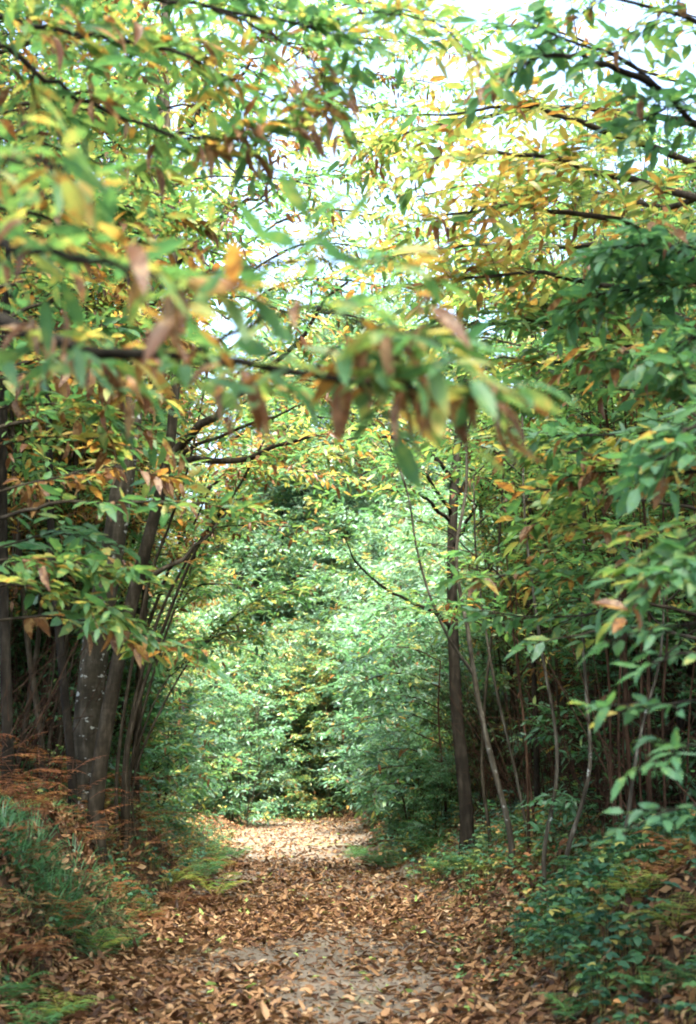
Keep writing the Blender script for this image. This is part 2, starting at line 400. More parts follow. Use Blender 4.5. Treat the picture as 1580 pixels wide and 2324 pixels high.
# ------------------------------------------------------------------ tree prototypes (own origin at the foot)
def make_tree(seed, H, r0, nst, lean, start, nlimb, spread, twl, ntw, LL, gap, mode, tpl, matk, name='chestnut_tree', flat=.35, stsp=.25, curve=0., dome=False):
    r = rg(seed)
    root = thing(name, None, None)
    crown = Buf(); wood = Buf()
    for s in range(nst):
        th = r.uniform(0, 6.28) if nst > 1 else 0
        b0 = np.array([math.cos(th), math.sin(th), 0]) * (stsp * .5 if nst > 1 else 0)
        h = H * r.uniform(.75, 1.0) if s else H
        tl = np.array([lean[0], lean[1], 0]) * h + np.array([math.cos(th), math.sin(th), 0]) * h * (r.uniform(.04, .16) if nst > 1 else .02)
        tt = np.linspace(0, 1, 9)[:, None]
        P = b0 + np.array([0, 0, -.25]) + tt * np.array([0, 0, h + .25]) + tl * (tt ** (1.25 + curve)) + np.cumsum(r.normal(0, .05, (9, 3)) * [1, 1, 0], 0) * (tt > .05)
        P = smooth_poly(P, 20); rr = r0 * (1 if s == 0 else r.uniform(.5, .9)); rad = rr * (1 - np.linspace(0, 1, 20) * .85); rad[0] *= 1.25; rad[1] *= 1.08
        tb = Buf(); tube(tb, P, rad, 8, 0, .12, seed + s); tb.build('trunk', M[matk], root)
        nl = max(3, nlimb // nst)
        for t in np.sort(r.uniform(start, .99, nl)):
            i = min(int(t * 19), 18); p = P[i]
            az = r.uniform(0, 6.28); el = r.uniform(.25, .95) * (.6 + .6 * t)
            L = spread * r.uniform(.5, 1.1) * (1.15 - .7 * max(0, (t - start) / (1 - start)))
            if dome: L = spread * r.uniform(.6, 1.1) * (.55 + .6 * math.sin(math.pi * min(1, (t - start) / (1 - start) * .85 + .1)))
            dr = np.array([math.cos(az) * math.cos(el), math.sin(az) * math.cos(el), math.sin(el)])
            pts = np.array([p, p + dr * L * .4, p + dr * L * .75 + [0, 0, -flat * L * .12], p + dr * L + [0, 0, -flat * L * .35]])
            branch(r, wood, crown, pts, rad[i] * .45, .005, mode, ntw, twl, gap, LL, .15, 1., tpl, .15, 5, .9, .3, n=8)
    crown.merge(wood, 1).build('crown', M['leaf_far' if tpl is LO else 'leaf'], root, mat2=M[matk])
    return root
def children(o): return list(o.children)
def copy_thing(root, loc, rz, sc, label, cat, group=None, name=None):
    o = root.copy(); C.objects.link(o)
    o.location = loc; o.rotation_euler = (0, 0, rz); o.scale = (sc, sc, sc)
    for k in ('group',):
        if k in o: del o[k]
    tag(o, label, cat, group)
    for ch in children(root):
        if ch.parent is root:
            c = ch.copy(); C.objects.link(c); c.parent = o
    return o
_first = {}
def place(proto, loc, rz, sc, label, cat, group=None):
    """the first placement moves the prototype itself, later ones are copies"""
    if id(proto) not in _first:
        _first[id(proto)] = True
        proto['_kids'] = 0
        kids = children(proto)
        proto.location = loc; proto.rotation_euler = (0, 0, rz); proto.scale = (sc, sc, sc)
        tag(proto, label, cat, group); del proto['_kids']
        return proto
    return copy_thing(proto, loc, rz, sc, label, cat, group)

PI2 = 6.283
exec_protos = {}
def P_(key, **kw): exec_protos[key] = make_tree(**kw)
# mid-distance coppice trees, then the added tall shade tree
P_('cop1', seed=11, H=12, r0=.075, nst=3, lean=(.02, 0), start=.34, nlimb=60, spread=2.1, twl=.65, ntw=17, LL=.16, gap=.06, mode='mixed', tpl=MID, matk='bark')
P_('cop2', seed=12, H=11, r0=.06, nst=4, lean=(-.02, .03), start=.38, nlimb=60, spread=1.9, twl=.6, ntw=17, LL=.16, gap=.06, mode='bright', tpl=MID, matk='bark')
P_('cop3', seed=13, H=13, r0=.085, nst=2, lean=(.05, 0), start=.30, nlimb=60, spread=2.3, twl=.65, ntw=17, LL=.16, gap=.06, mode='green', tpl=MID, matk='bark')
P_('cop4', seed=14, H=10, r0=.05, nst=3, lean=(0, 0), start=.38, nlimb=56, spread=1.8, twl=.6, ntw=17, LL=.16, gap=.06, mode='rusty', tpl=MID, matk='bark')
P_('arch1', seed=15, H=10, r0=.08, nst=2, lean=(.28, 0), start=.35, nlimb=56, spread=2.3, twl=.7, ntw=17, LL=.16, gap=.06, mode='autumn', tpl=MID, matk='bark')
P_('arch2', seed=16, H=10, r0=.07, nst=3, lean=(.26, 0), start=.25, nlimb=60, spread=2.2, twl=.65, ntw=17, LL=.16, gap=.06, mode='bright', tpl=MID, matk='bark')
P_('tall', seed=17, H=17, r0=.16, nst=1, lean=(.08, 0), start=.58, nlimb=50, spread=5.0, twl=.9, ntw=22, LL=.17, gap=.07, mode='green', tpl=LO, matk='bark', dome=True)  # high crown made to keep sun off the near lane from out of frame
# distant trees
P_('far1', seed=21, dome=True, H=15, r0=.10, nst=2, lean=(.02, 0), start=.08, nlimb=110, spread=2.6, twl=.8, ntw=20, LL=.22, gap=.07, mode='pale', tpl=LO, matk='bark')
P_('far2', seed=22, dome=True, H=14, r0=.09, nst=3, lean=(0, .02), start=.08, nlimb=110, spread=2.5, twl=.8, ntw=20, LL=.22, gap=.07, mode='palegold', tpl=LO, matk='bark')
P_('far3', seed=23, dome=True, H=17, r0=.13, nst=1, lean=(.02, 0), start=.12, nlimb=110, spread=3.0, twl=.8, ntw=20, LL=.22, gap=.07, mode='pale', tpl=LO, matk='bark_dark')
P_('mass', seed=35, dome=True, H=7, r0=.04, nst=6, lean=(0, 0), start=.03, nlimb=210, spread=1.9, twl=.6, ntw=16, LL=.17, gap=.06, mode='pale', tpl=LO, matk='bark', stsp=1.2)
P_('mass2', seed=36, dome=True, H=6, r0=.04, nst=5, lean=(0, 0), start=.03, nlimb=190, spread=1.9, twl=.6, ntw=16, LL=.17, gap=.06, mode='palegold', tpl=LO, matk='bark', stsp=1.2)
P_('pole', seed=37, H=9, r0=.026, nst=6, lean=(.03, 0), start=.35, nlimb=40, spread=1.0, twl=.5, ntw=8, LL=.15, gap=.06, mode='green', tpl=MID, matk='bark_red', stsp=.8)
P_('pole2', seed=38, H=8, r0=.03, nst=5, lean=(-.05, 0), start=.4, nlimb=40, spread=1.0, twl=.5, ntw=8, LL=.15, gap=.06, mode='mixed', tpl=MID, matk='bark', stsp=.9)
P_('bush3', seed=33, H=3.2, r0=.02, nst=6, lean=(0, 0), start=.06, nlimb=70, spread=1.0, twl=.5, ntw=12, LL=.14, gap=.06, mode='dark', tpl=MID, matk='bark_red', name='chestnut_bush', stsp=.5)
P_('bush4', seed=34, H=3.0, r0=.02, nst=6, lean=(0, 0), start=.1, nlimb=50, spread=.9, twl=.5, ntw=6, LL=.14, gap=.08, mode='rusty', tpl=MID, matk='bark_red', name='chestnut_bush', stsp=.5)
# leafy undergrowth bushes reaching the ground
P_('bush1', seed=31, dome=True, H=3.6, r0=.025, nst=6, lean=(0, 0), start=.06, nlimb=80, spread=1.1, twl=.5, ntw=12, LL=.15, gap=.06, mode='blue', tpl=MID, matk='bark', name='chestnut_bush', stsp=.5)
P_('bush2', seed=32, dome=True, H=2.8, r0=.02, nst=6, lean=(0, 0), start=.06, nlimb=70, spread=1.0, twl=.45, ntw=12, LL=.14, gap=.06, mode='green', tpl=MID, matk='bark_red', name='chestnut_bush', stsp=.5)

def gz(x, y): return float(height(x, y)) - .02
r = rg(77)
ORD = ['first', 'second', 'third', 'fourth', 'fifth', 'sixth', 'seventh', 'eighth', 'ninth', 'tenth', 'eleventh', 'twelfth']
# (u, D, prototype, scale): where each foot stands; thicket on both sides
def open_(y): return 3.2 + 4.6 * float(ss((y - 25) / 4)) * (1 - float(ss((y - 50) / 6)))      # the wood opens to the sky over the pale end of the lane
def scatter(side, y0, y1, dmin, dmax, n, keys, seed, mind=1.0):
    r = rg(seed); out = []
    for _ in range(n * 60):
        if len(out) >= n: break
        y = r.uniform(y0, y1); d = side * r.uniform(dmin, dmax); x = float(lane_x(y)) + d
        if abs(x) > .30 * y + 2.5: continue
        if abs(d) < open_(y): continue
        if any((x - a) ** 2 + (y - b_) ** 2 < mind ** 2 for a, b_, *_ in out): continue
        out.append((x, y, keys[r.integers(len(keys))], r.uniform(.8, 1.15), r.uniform(0, PI2)))
    return out
SC = []
SC += [(p, 'coppice tree packed in the dim thicket of thin stems left of the leafy lane', 'thin stems in the thicket left of the lane') for p in scatter(-1, 18.5, 36, 3.6, 10.5, 36, ['cop1', 'cop2', 'cop4', 'cop3', 'cop4'], 5, 1.0)]
SC += [(p, 'coppice tree packed in the dark thicket of thin stems right of the leafy lane', 'thin stems in the thicket right of the lane') for p in [(a_, b_, k_, s_ * .8, z_) for a_, b_, k_, s_, z_ in scatter(1, 17.5, 36, 3.8, 11, 50, ['cop1', 'cop2', 'cop3', 'cop3'], 6, .95)]]
SC += [(p, 'distant leafy tree beyond the thicket, left of the pale end of the lane', 'distant trees left of the lane') for p in scatter(-1, 34, 62, 3.2, 15, 34, ['far1', 'far2', 'far2', 'far3'], 7, 1.4)]
SC += [(p, 'distant leafy tree beyond the thicket, right of the pale end of the lane', 'distant trees right of the lane') for p in scatter(1, 34, 62, 3.2, 17, 36, ['far1', 'far1', 'far2', 'far3'], 8, 1.4)]
for (x, y, k, s, a), lab, grp in SC:
    place(exec_protos[k], (x, y, gz(x, y)), a, s, lab, 'tree', grp)

for i_, (y, d, k, sc_) in enumerate([(20, -3.6, 'arch1', .9), (24, -3.6, 'arch2', .95), (28.5, -3.8, 'arch1', .9),
                      (22, 4.4, 'arch2', .8)]):
    x = float(lane_x(y)) + d
    place(exec_protos[k], (x, y, gz(x, y)), (0 if d < 0 else math.pi) + .3 * math.sin(i_ * 2.3), sc_, 'tree leaning in from the ' + ('left' if d < 0 else 'right') + ', its crown roofing the lane', 'tree', 'trees roofing the lane')
for (x, y, k, s_, a_) in scatter(1, 16.5, 26, 3.6, 8, 30, ['pole', 'pole2'], 51, .7):
    place(exec_protos[k], (x, y, gz(x, y)), a_, s_ * .9, 'stool of thin brown poles crowded into the dark thicket right of the leafy lane', 'tree', 'stools of thin poles right of the lane')
for (x, y, k, s_, a_) in scatter(1, 13.5, 19, 3.3, 6.5, 26, ['pole', 'pole2'], 53, .8):
    place(exec_protos[k], (x, y, gz(x, y)), a_, s_ * .85, 'stool of thin dark poles standing among the pale curved saplings on the right', 'tree', 'stools of thin poles among the saplings')
for (x, y, k, s_, a_) in scatter(1, 14.5, 19, 3.3, 6.5, 9, ['bush4', 'bush3', 'bush4'], 54, .8):
    place(exec_protos[k], (x, y, gz(x, y)), a_, s_ * .95, 'sparse bush with withered leaves tangled among the saplings of the right bank', 'bush', 'sparse bushes among the right saplings')
for i_, (y, d, k, s_) in enumerate([(23.5, -3.2, 'bush3', 1.1), (26, -3.3, 'bush2', 1.25), (29, -3.1, 'bush1', 1.2), (31.5, -3.4, 'bush2', 1.5), (25, -4.3, 'bush2', 1.5)]):
    x = float(lane_x(y)) + d
    place(exec_protos[k], (x, y, gz(x, y)), i_ * 1.9, s_, 'leafy bush at the left edge of the lane behind the arching poles', 'bush', 'bushes behind the arching poles')
for (x, y, k, s_, a_) in scatter(-1, 18, 28, 3.4, 8, 24, ['pole2', 'pole'], 52, .7):
    place(exec_protos[k], (x, y, gz(x, y)), a_, s_, 'stool of thin brown poles crowded into the thicket left of the leafy lane', 'tree', 'stools of thin poles left of the lane')
for (x, y, k, s_, a_) in scatter(1, 18, 27, 4.3, 9, 26, ['bush3', 'bush3', 'bush4'], 61, 1.0):
    place(exec_protos[k], (x, y, gz(x, y)), a_, s_ * 1.2, 'dark low bush tangled between the poles of the thicket right of the lane', 'bush', 'low bushes between the poles on the right')
for (x, y, k, s_, a_) in scatter(-1, 19.5, 29, 3.6, 9, 26, ['bush3', 'bush3', 'bush4'], 62, 1.0):
    place(exec_protos[k], (x, y, gz(x, y)), a_, s_ * 1.15, 'dark low bush tangled between the stems of the thicket left of the lane', 'bush', 'low bushes between the stems on the left')
for (x, y, k, s_, a_) in scatter(-1, 27, 60, 3.2, 13, 34, ['bush1', 'bush2'], 41, 1.2):
    place(exec_protos[k], (x, y, gz(x, y)), a_, s_ * 1.5, 'leafy undergrowth bush filling the dim thicket behind the stems left of the lane', 'bush', 'bushes in the thicket left of the lane')
for (x, y, k, s_, a_) in scatter(1, 22, 60, 4.2, 15, 40, ['bush1', 'bush2'], 42, 1.2):
    place(exec_protos[k], (x, y, gz(x, y)), a_, s_ * 1.5, 'leafy undergrowth bush filling the dark thicket behind the stems right of the lane', 'bush', 'bushes in the thicket right of the lane')
for i_, (x_, y, k, s_) in enumerate([(-5.0, 29, 'mass2', .6), (-4.8, 33, 'mass2', .85), (-5.2, 37, 'mass2', 1.0), (-5.0, 42, 'mass', 1.05), (-5.4, 47, 'mass', 1.15), (-5.8, 52, 'mass', 1.2), (-6.8, 40, 'mass2', 1.2), (-7.2, 46, 'mass', 1.4), (-7.0, 33, 'mass2', 1.0),
                      (3.5, 28.5, 'mass', .65), (4.0, 32, 'mass', .95), (4.0, 36, 'mass', 1.1), (4.0, 41, 'mass', 1.2), (3.6, 46, 'mass', 1.25), (3.4, 51, 'mass', 1.3), (6.2, 38, 'mass', 1.5), (6.2, 31, 'mass', 1.2), (6.4, 45, 'mass', 1.6), (5.6, 26, 'mass', .8)]):
    x = float(lane_x(y)) + x_ + (.02 * (y - 44) ** 2 if y > 44 else 0)
    place(exec_protos[k], (x, y, gz(x, y)), i_ * 1.7, s_, 'many-stemmed chestnut leafy to the ground, ' + ('left' if x_ < 0 else 'right') + ' of the pale end of the lane', 'tree', 'leafy chestnuts beside the pale end of the lane')
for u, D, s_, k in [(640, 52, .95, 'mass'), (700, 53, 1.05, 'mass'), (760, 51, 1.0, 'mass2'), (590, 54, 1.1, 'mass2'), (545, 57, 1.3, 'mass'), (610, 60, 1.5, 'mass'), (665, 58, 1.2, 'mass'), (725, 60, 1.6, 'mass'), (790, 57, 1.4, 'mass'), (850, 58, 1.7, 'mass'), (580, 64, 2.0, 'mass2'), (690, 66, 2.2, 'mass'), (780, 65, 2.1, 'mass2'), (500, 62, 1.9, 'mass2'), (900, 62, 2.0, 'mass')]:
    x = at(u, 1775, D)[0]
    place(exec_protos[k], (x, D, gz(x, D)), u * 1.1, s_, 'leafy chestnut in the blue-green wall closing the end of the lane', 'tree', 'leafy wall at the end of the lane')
for i_, (x_, y, k) in enumerate([(-4.6, 7, 'cop3'), (-4.4, 2, 'cop1'), (-3.6, -2.5, 'arch2'), (-3.8, -6, 'arch1'), (4.8, 7.5, 'cop1'), (4.6, 3, 'cop3'), (3.8, -2, 'arch1'), (3.8, -6, 'arch2'), (-6, 11, 'cop1'), (6.2, 12, 'cop2'), (-5.4, 14.5, 'cop3'), (-5, 9.5, 'tall'), (5, 8, 'tall'), (-5.5, 4.5, 'tall'), (5.5, 3, 'tall'), (-6, 13.5, 'tall'), (6.4, 12.5, 'tall'), (-5, -2, 'tall'), (5.2, -3, 'tall'), (8, 15, 'tall'), (8.5, 19, 'tall'), (-8, 16, 'tall'), (-8.5, 20, 'tall'), (10, 11, 'tall'), (-3, -1, 'tall'), (3.1, 1, 'tall'), (-3.5, 5, 'tall'), (3.4, -5, 'tall'), (-2.5, -7, 'tall'), (3.6, 6, 'tall'), (-9.5, 11, 'tall')]):  # rooted out of frame, added to shade the near lane and its banks
    place(exec_protos[k], (x_, y, gz(x_, y)), (0 if x_ < 0 else math.pi), .95, 'tree added out of frame to shade the near end of the lane from the ' + ('left' if x_ < 0 else 'right'), 'tree', 'trees added to shade the near lane')
# trees that close the end of the lane, where it bends away
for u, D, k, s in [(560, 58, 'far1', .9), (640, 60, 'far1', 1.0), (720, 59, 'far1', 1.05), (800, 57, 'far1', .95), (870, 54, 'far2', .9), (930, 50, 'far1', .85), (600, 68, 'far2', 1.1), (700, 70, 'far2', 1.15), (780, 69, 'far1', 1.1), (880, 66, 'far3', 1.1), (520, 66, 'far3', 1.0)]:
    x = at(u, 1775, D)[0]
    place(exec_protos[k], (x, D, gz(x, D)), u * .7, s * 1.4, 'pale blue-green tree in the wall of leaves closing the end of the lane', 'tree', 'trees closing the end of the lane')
for u, D, k, s in [(955, 27, 'bush1', .7), (985, 24.5, 'bush3', .5), (900, 33, 'bush1', 1.15), (980, 30, 'bush1', 1.3), (880, 40, 'bush1', 1.3), (930, 38, 'bush1', 1.4), (1010, 27, 'bush2', .8),
                   (545, 44, 'bush1', 1.3), (560, 54, 'bush1', 1.2), (630, 57, 'bush1', .8), (700, 56, 'bush2', .7), (760, 55, 'bush1', .9), (830, 51, 'bush2', 1.2)]:
    x = at(u, 1775, D)[0]
    side = 'left' if u < 600 else ('right' if u > 800 else 'far end')
    place(exec_protos[k], (x, D, gz(x, D)), u * 1.3, s, {'left': 'low chestnut bush on the left verge where the lane turns pale', 'right': 'bright low chestnut bush crowding the right verge before the lane bends', 'far end': 'dark low bush across the far end of the lane'}[side], 'bush', 'bushes at the ' + side + ' of the lane')

# ------------------------------------------------------------------ individual trees with placed stems and limbs
def foot(u, D):
    x = at(u, 1775, D)[0]; return np.array([x, D, gz(x, D) - .12])
def stem_tube(root, pts, r0, r1, mat, sides=10, part='trunk', n=26, grounded=True):
    P = [at(*p) for p in pts]
    if grounded: P = [foot(pts[0][0], pts[0][2])] + P
    P = smooth_poly(P, n); rad = r0 + (r1 - r0) * np.linspace(0, 1, n) ** .8
    if grounded: rad[0] *= 1.35; rad[1] *= 1.15
    b_ = Buf(); tube(b_, P - np.array(root.location), rad, sides, 0, .1, int(abs(pts[0][0]))); b_.build(part, mat, root)
class Hero:
    def __init__(s, label, u, D, mat='bark', name='chestnut_tree', cat='tree', group=None):
        f = foot(u, D); f[2] += .12; s.loc = f; s.root = thing(name, label, cat, tuple(f), group); s.root.location = f
        s.mat = M[mat]; s.crown = Buf(); s.r = rg(int(abs(u) * 13 + D * 7))
    def stem(s, pts, r0, r1, mat=None, **kw): stem_tube(s.root, pts, r0, r1, M[mat] if mat else s.mat, **kw); return s
    def limb(s, pts, r0, r1, **kw):
        P = np.array([at(*p) for p in pts]) - s.loc
        wood = Buf(); branch(s.r, wood, s.crown, P, r0, r1, **kw); wood.build('limb', s.mat, s.root); return s
    def done(s, leaf='leaf'):
        if s.crown.n: s.crown.build('crown', M[leaf], s.root)
        return s.root

# large pale trunk on the left bank with its leaning companion
h = Hero('thick pale grey trunk with white lichen patches rising from the left bank', 190, 17, 'bark_big')
h.stem([(195, 1760, 17), (212, 1500, 17), (255, 1250, 17.1), (292, 1000, 17.2), (330, 700, 17.4), (352, 450, 17.6), (370, 200, 17.8), (380, -40, 18)], .215, .06, sides=16)
for pts in [[(300, 950, 17.2), (200, 820, 17), (60, 700, 16)], [(330, 700, 17.4), (440, 560, 17), (560, 470, 16)], [(352, 450, 17.6), (250, 300, 17), (120, 200, 16)], [(360, 350, 17.6), (480, 220, 17), (600, 130, 16)], [(370, 200, 17.8), (300, 60, 17), (200, -60, 17)], [(345, 550, 17.5), (180, 450, 16), (20, 400, 15)]]:
    h.limb(pts, .06, .012, mode='mixed', ntw=26, twl=.9, gap=.07, LL=.16)
h.done()
h = Hero('dark forked trunk leaning over the lane beside the thick lichened trunk', 218, 16.6, 'bark')
h.stem([(222, 1780, 16.6), (268, 1500, 16.5), (330, 1250, 16.4), (378, 1060, 16.3), (396, 900, 16.3), (402, 700, 16.4), (385, 400, 16.5), (375, 100, 16.6)], .105, .035, sides=12)
h.limb([(380, 1050, 16.3), (440, 975, 16.1), (520, 905, 15.9), (600, 850, 15.8), (700, 740, 15.5), (790, 640, 15)], .06, .015, ntw=22, f0=.35, twl=.8, mode='mixed', gap=.07)
h.limb([(385, 1048, 16.3), (470, 1050, 16), (570, 1040, 15.8), (650, 1005, 15.5), (760, 985, 15), (860, 960, 14.6)], .045, .01, ntw=24, f0=.3, twl=.8, mode='autumn', gap=.07)
h.limb([(380, 1070, 16.3), (450, 1010, 16.3), (580, 960, 16), (720, 900, 15.6)], .03, .008, ntw=18, twl=.8, mode='autumn', gap=.07)
h.limb([(398, 800, 16.3), (320, 850, 16), (240, 900, 15)], .03, .008, ntw=16, twl=.7, mode='rusty', gap=.07)
h.limb([(402, 600, 16.4), (520, 480, 16), (640, 420, 15)], .04, .01, ntw=22, twl=.8, mode='mixed', gap=.07)
h.done()
# dark slim stems at the left
LS = [([(165, 1770, 16.2), (140, 1500, 16.2), (118, 1250, 16.3), (112, 1000, 16.5), (108, 700, 16.6), (120, 350, 16.8)], .062, .03, 'bark_dark', 'straight dark stem just left of the thick lichened trunk'),
      ([(95, 1690, 18), (62, 1450, 18), (45, 1250, 18), (30, 1000, 18), (20, 700, 18)], .05, .025, 'bark', 'thin dark stem second from the left edge, bare below the sprays'),
      ([(18, 1700, 15), (10, 1400, 15), (6, 1100, 15), (12, 800, 15), (30, 400, 15)], .07, .04, 'bark_dark', 'dark stem at the very left edge of the picture'),
      ([(130, 1760, 19), (150, 1450, 19), (165, 1200, 19), (175, 950, 19), (190, 600, 19)], .055, .03, 'bark', 'greyish stem behind and between the dark stems on the left bank'),
      ([(60, 1740, 20.5), (75, 1400, 20.5), (95, 1100, 20.5), (90, 800, 20.5)], .05, .03, 'bark_smooth', 'light grey stem deep between the left edge stems')]
for pts, r0, r1, mt, lab in LS:
    h = Hero(lab, pts[0][0], pts[0][2], mt)
    h.stem(pts, r0, r1, sides=8)
    n = len(pts); D = pts[0][2]
    for k in range(5):
        u0, v0, _ = pts[-1 - (k % 2)]; v0 += (k - 1) * 60
        h.limb([(u0, v0, D), (u0 + 90 * (-1) ** k, v0 - 70, D - .4), (u0 + 210 * (-1) ** k, v0 - 110, D - 1)], .02, .006, mode='mixed', ntw=14, twl=.7, gap=.07)
    h.done()
# bundle of slim stems arching right over the lane
h = Hero('fan of slim grey poles arching right from behind the leaning trunk', 285, 19, 'bark')
fan = [([(290, 1700, 19), (335, 1530, 19), (400, 1350, 18.8), (455, 1230, 18.6), (520, 1140, 18.4), (600, 1000, 18)], .035, .014),
       ([(285, 1700, 19.1), (350, 1430, 19.2), (420, 1280, 19.1), (500, 1160, 19), (560, 1080, 18.8), (660, 960, 18.5)], .03, .012),
       ([(300, 1720, 19.4), (390, 1400, 19.5), (470, 1230, 19.5), (540, 1130, 19.4)], .026, .01),
       ([(270, 1700, 18.8), (330, 1350, 18.6), (385, 1190, 18.5), (430, 1050, 18.3), (470, 850, 18)], .03, .012),
       ([(310, 1740, 19.6), (430, 1500, 20), (560, 1380, 20), (680, 1330, 20)], .022, .008),
       ([(300, 1740, 19.8), (380, 1540, 20), (500, 1440, 20.2), (600, 1440, 20.4)], .02, .008)]
for pts, a, b_ in fan:
    h.stem(pts, a, b_, sides=7, n=18)
    h.limb(pts[-3:], b_, .005, mode=['mixed', 'green', 'autumn'][len(pts) % 3], ntw=38, twl=.85, gap=.065, f0=.0)
for pts, md, n_ in [([(430, 1300, 19), (470, 1210, 18.7), (570, 1190, 18.4), (700, 1200, 18)], 'mixed', 26), ([(400, 1380, 20), (450, 1330, 20), (560, 1330, 20), (680, 1350, 20)], 'green', 24), ([(440, 1190, 19), (500, 1080, 18.5), (600, 1060, 18), (780, 1080, 17.5)], 'autumn', 34), ([(350, 1500, 21), (430, 1450, 21), (520, 1460, 21), (610, 1500, 21)], 'green', 22)]:
    h.limb(pts, .016, .005, mode=md, ntw=n_, twl=.75, gap=.065, f0=.1)
h.limb([(345, 1308, 15.5), (400, 1275, 15.5), (455, 1235, 15.6), (500, 1175, 15.8), (552, 1130, 16)], .03, .012, mode='mixed', ntw=8, twl=.6)
h.done()
# right main trunk
h = Hero('dark upright trunk standing on the right bank above the ferns', 1062, 20.5, 'bark_dark')
h.stem([(1058, 1830, 20.5), (1040, 1650, 20.5), (1030, 1480, 20.5), (1026, 1300, 20.5), (1030, 1120, 20.6), (1043, 960, 20.7), (1046, 800, 20.8), (1036, 500, 21)], .11, .05, sides=14)
for pts in [[(1030, 1190, 20.6), (985, 1150, 20.3), (940, 1120, 20), (880, 1110, 19)], [(1032, 1130, 20.6), (1090, 1040, 20.4), (1160, 970, 20)], [(1028, 1240, 20.5), (1080, 1150, 20.4), (1130, 1080, 20.3)],
            [(1028, 1430, 20.5), (980, 1385, 20.3), (900, 1350, 20), (820, 1290, 19.6), (780, 1215, 19.2)], [(1043, 960, 20.7), (960, 900, 20), (850, 900, 19)], [(1032, 1090, 20.6), (950, 1010, 20), (830, 990, 19), (700, 1020, 18)], [(1030, 1180, 20.6), (960, 1080, 20), (860, 1060, 19.4), (760, 1110, 19)], [(1046, 850, 20.7), (940, 780, 20), (820, 760, 19)],
            [(1040, 700, 20.8), (1130, 640, 20), (1240, 620, 19)], [(1040, 620, 20.8), (940, 560, 20), (850, 540, 19)], [(1036, 520, 21), (1100, 450, 20), (1200, 420, 19)]]:
    h.limb(pts, .035, .008, mode='green', ntw=26, twl=.75, gap=.065)
h.done()
h = Hero('slim pale sapling with a fork, bent along the right edge of the lane', 1165, 16.5, 'bark_smooth')
h.stem([(1158, 1890, 16.5), (1120, 1740, 16.5), (1090, 1610, 16.4), (1075, 1525, 16.4), (1062, 1430, 16.3), (1042, 1330, 16.3), (1036, 1240, 16.3), (1060, 1090, 16.3), (1050, 900, 16.3)], .042, .016, sides=8)
h.stem([(1075, 1530, 16.4), (1020, 1450, 16.3), (975, 1350, 16.2), (945, 1240, 16.1), (925, 1120, 16), (880, 1000, 15.8)], .022, .008, sides=6, grounded=False, part='limb')
h.limb([(925, 1120, 16), (900, 1050, 15.9), (820, 980, 15.7)], .008, .004, mode='green', ntw=14, twl=.6)
h.limb([(1050, 1000, 16.3), (1100, 900, 16), (1180, 830, 15.6)], .012, .004, mode='bright', ntw=16, twl=.6)
h.done()
RS = [([(1235, 1935, 14.5), (1262, 1780, 14.5), (1260, 1650, 14.5), (1230, 1480, 14.6), (1205, 1300, 14.7), (1190, 1150, 14.8), (1185, 900, 15)], .032, .014, 'bark_smooth', 'pale curved sapling, first right of the forked one'),
      ([(1285, 1950, 14), (1322, 1820, 14), (1340, 1720, 14), (1330, 1560, 14.2), (1322, 1400, 14.3), (1325, 1200, 14.4), (1318, 900, 14.6)], .036, .015, 'bark_smooth', 'pale sapling bowed to the right with a light patch on its bark'),
      ([(1385, 1985, 12.5), (1420, 1880, 12.5), (1440, 1740, 12.5), (1460, 1640, 12.6), (1500, 1480, 12.7), (1510, 1250, 12.8)], .03, .012, 'bark_smooth', 'thin pale sapling leaning right beside the bright gap low in the thicket'),
      ([(1195, 1880, 17.5), (1165, 1730, 17.5), (1125, 1560, 17.5), (1098, 1400, 17.6), (1080, 1250, 17.7), (1075, 1080, 17.8)], .03, .014, 'bark_smooth', 'greenish pole running parallel behind the forked sapling'),
      ([(1200, 1890, 16.8), (1195, 1700, 16.8), (1180, 1560, 16.9), (1165, 1430, 17), (1150, 1260, 17)], .024, .01, 'bark_red', 'red-brown shoot rising through the middle of the right thicket'),
      ([(1215, 1890, 17.2), (1190, 1650, 17.2), (1175, 1480, 17.2), (1170, 1300, 17.2)], .02, .01, 'bark_red', 'tan dead shoot close behind the red-brown one'),
      ([(1220, 1900, 19), (1215, 1600, 19), (1200, 1300, 19), (1205, 1000, 19), (1210, 700, 19)], .05, .025, 'bark_dark', 'straight dark pole in the middle of the right thicket'),
      ([(1330, 1900, 19), (1340, 1600, 19), (1370, 1300, 19), (1380, 1000, 19), (1370, 700, 19)], .05, .03, 'bark_dark', 'dark pole behind the bowed sapling in the right thicket'),
      ([(1275, 1900, 20), (1280, 1600, 20), (1290, 1300, 20), (1290, 900, 20)], .045, .025, 'bark_dark', 'dark pole midway between the two pale curved saplings'),
      ([(1450, 1930, 17), (1470, 1650, 17), (1490, 1350, 17), (1480, 1000, 17)], .05, .03, 'bark_dark', 'dark pole beside the bright gap low in the thicket'),
      ([(1540, 1930, 15), (1545, 1650, 15), (1560, 1350, 15), (1555, 1000, 15)], .06, .03, 'bark_dark', 'dark pole near the right edge of the picture'),
      ([(1110, 1880, 19), (1095, 1760, 19), (1100, 1600, 19), (1120, 1400, 19), (1135, 1200, 19), (1150, 950, 19)], .03, .014, 'bark', 'thin brown pole crossing behind the forked sapling')]
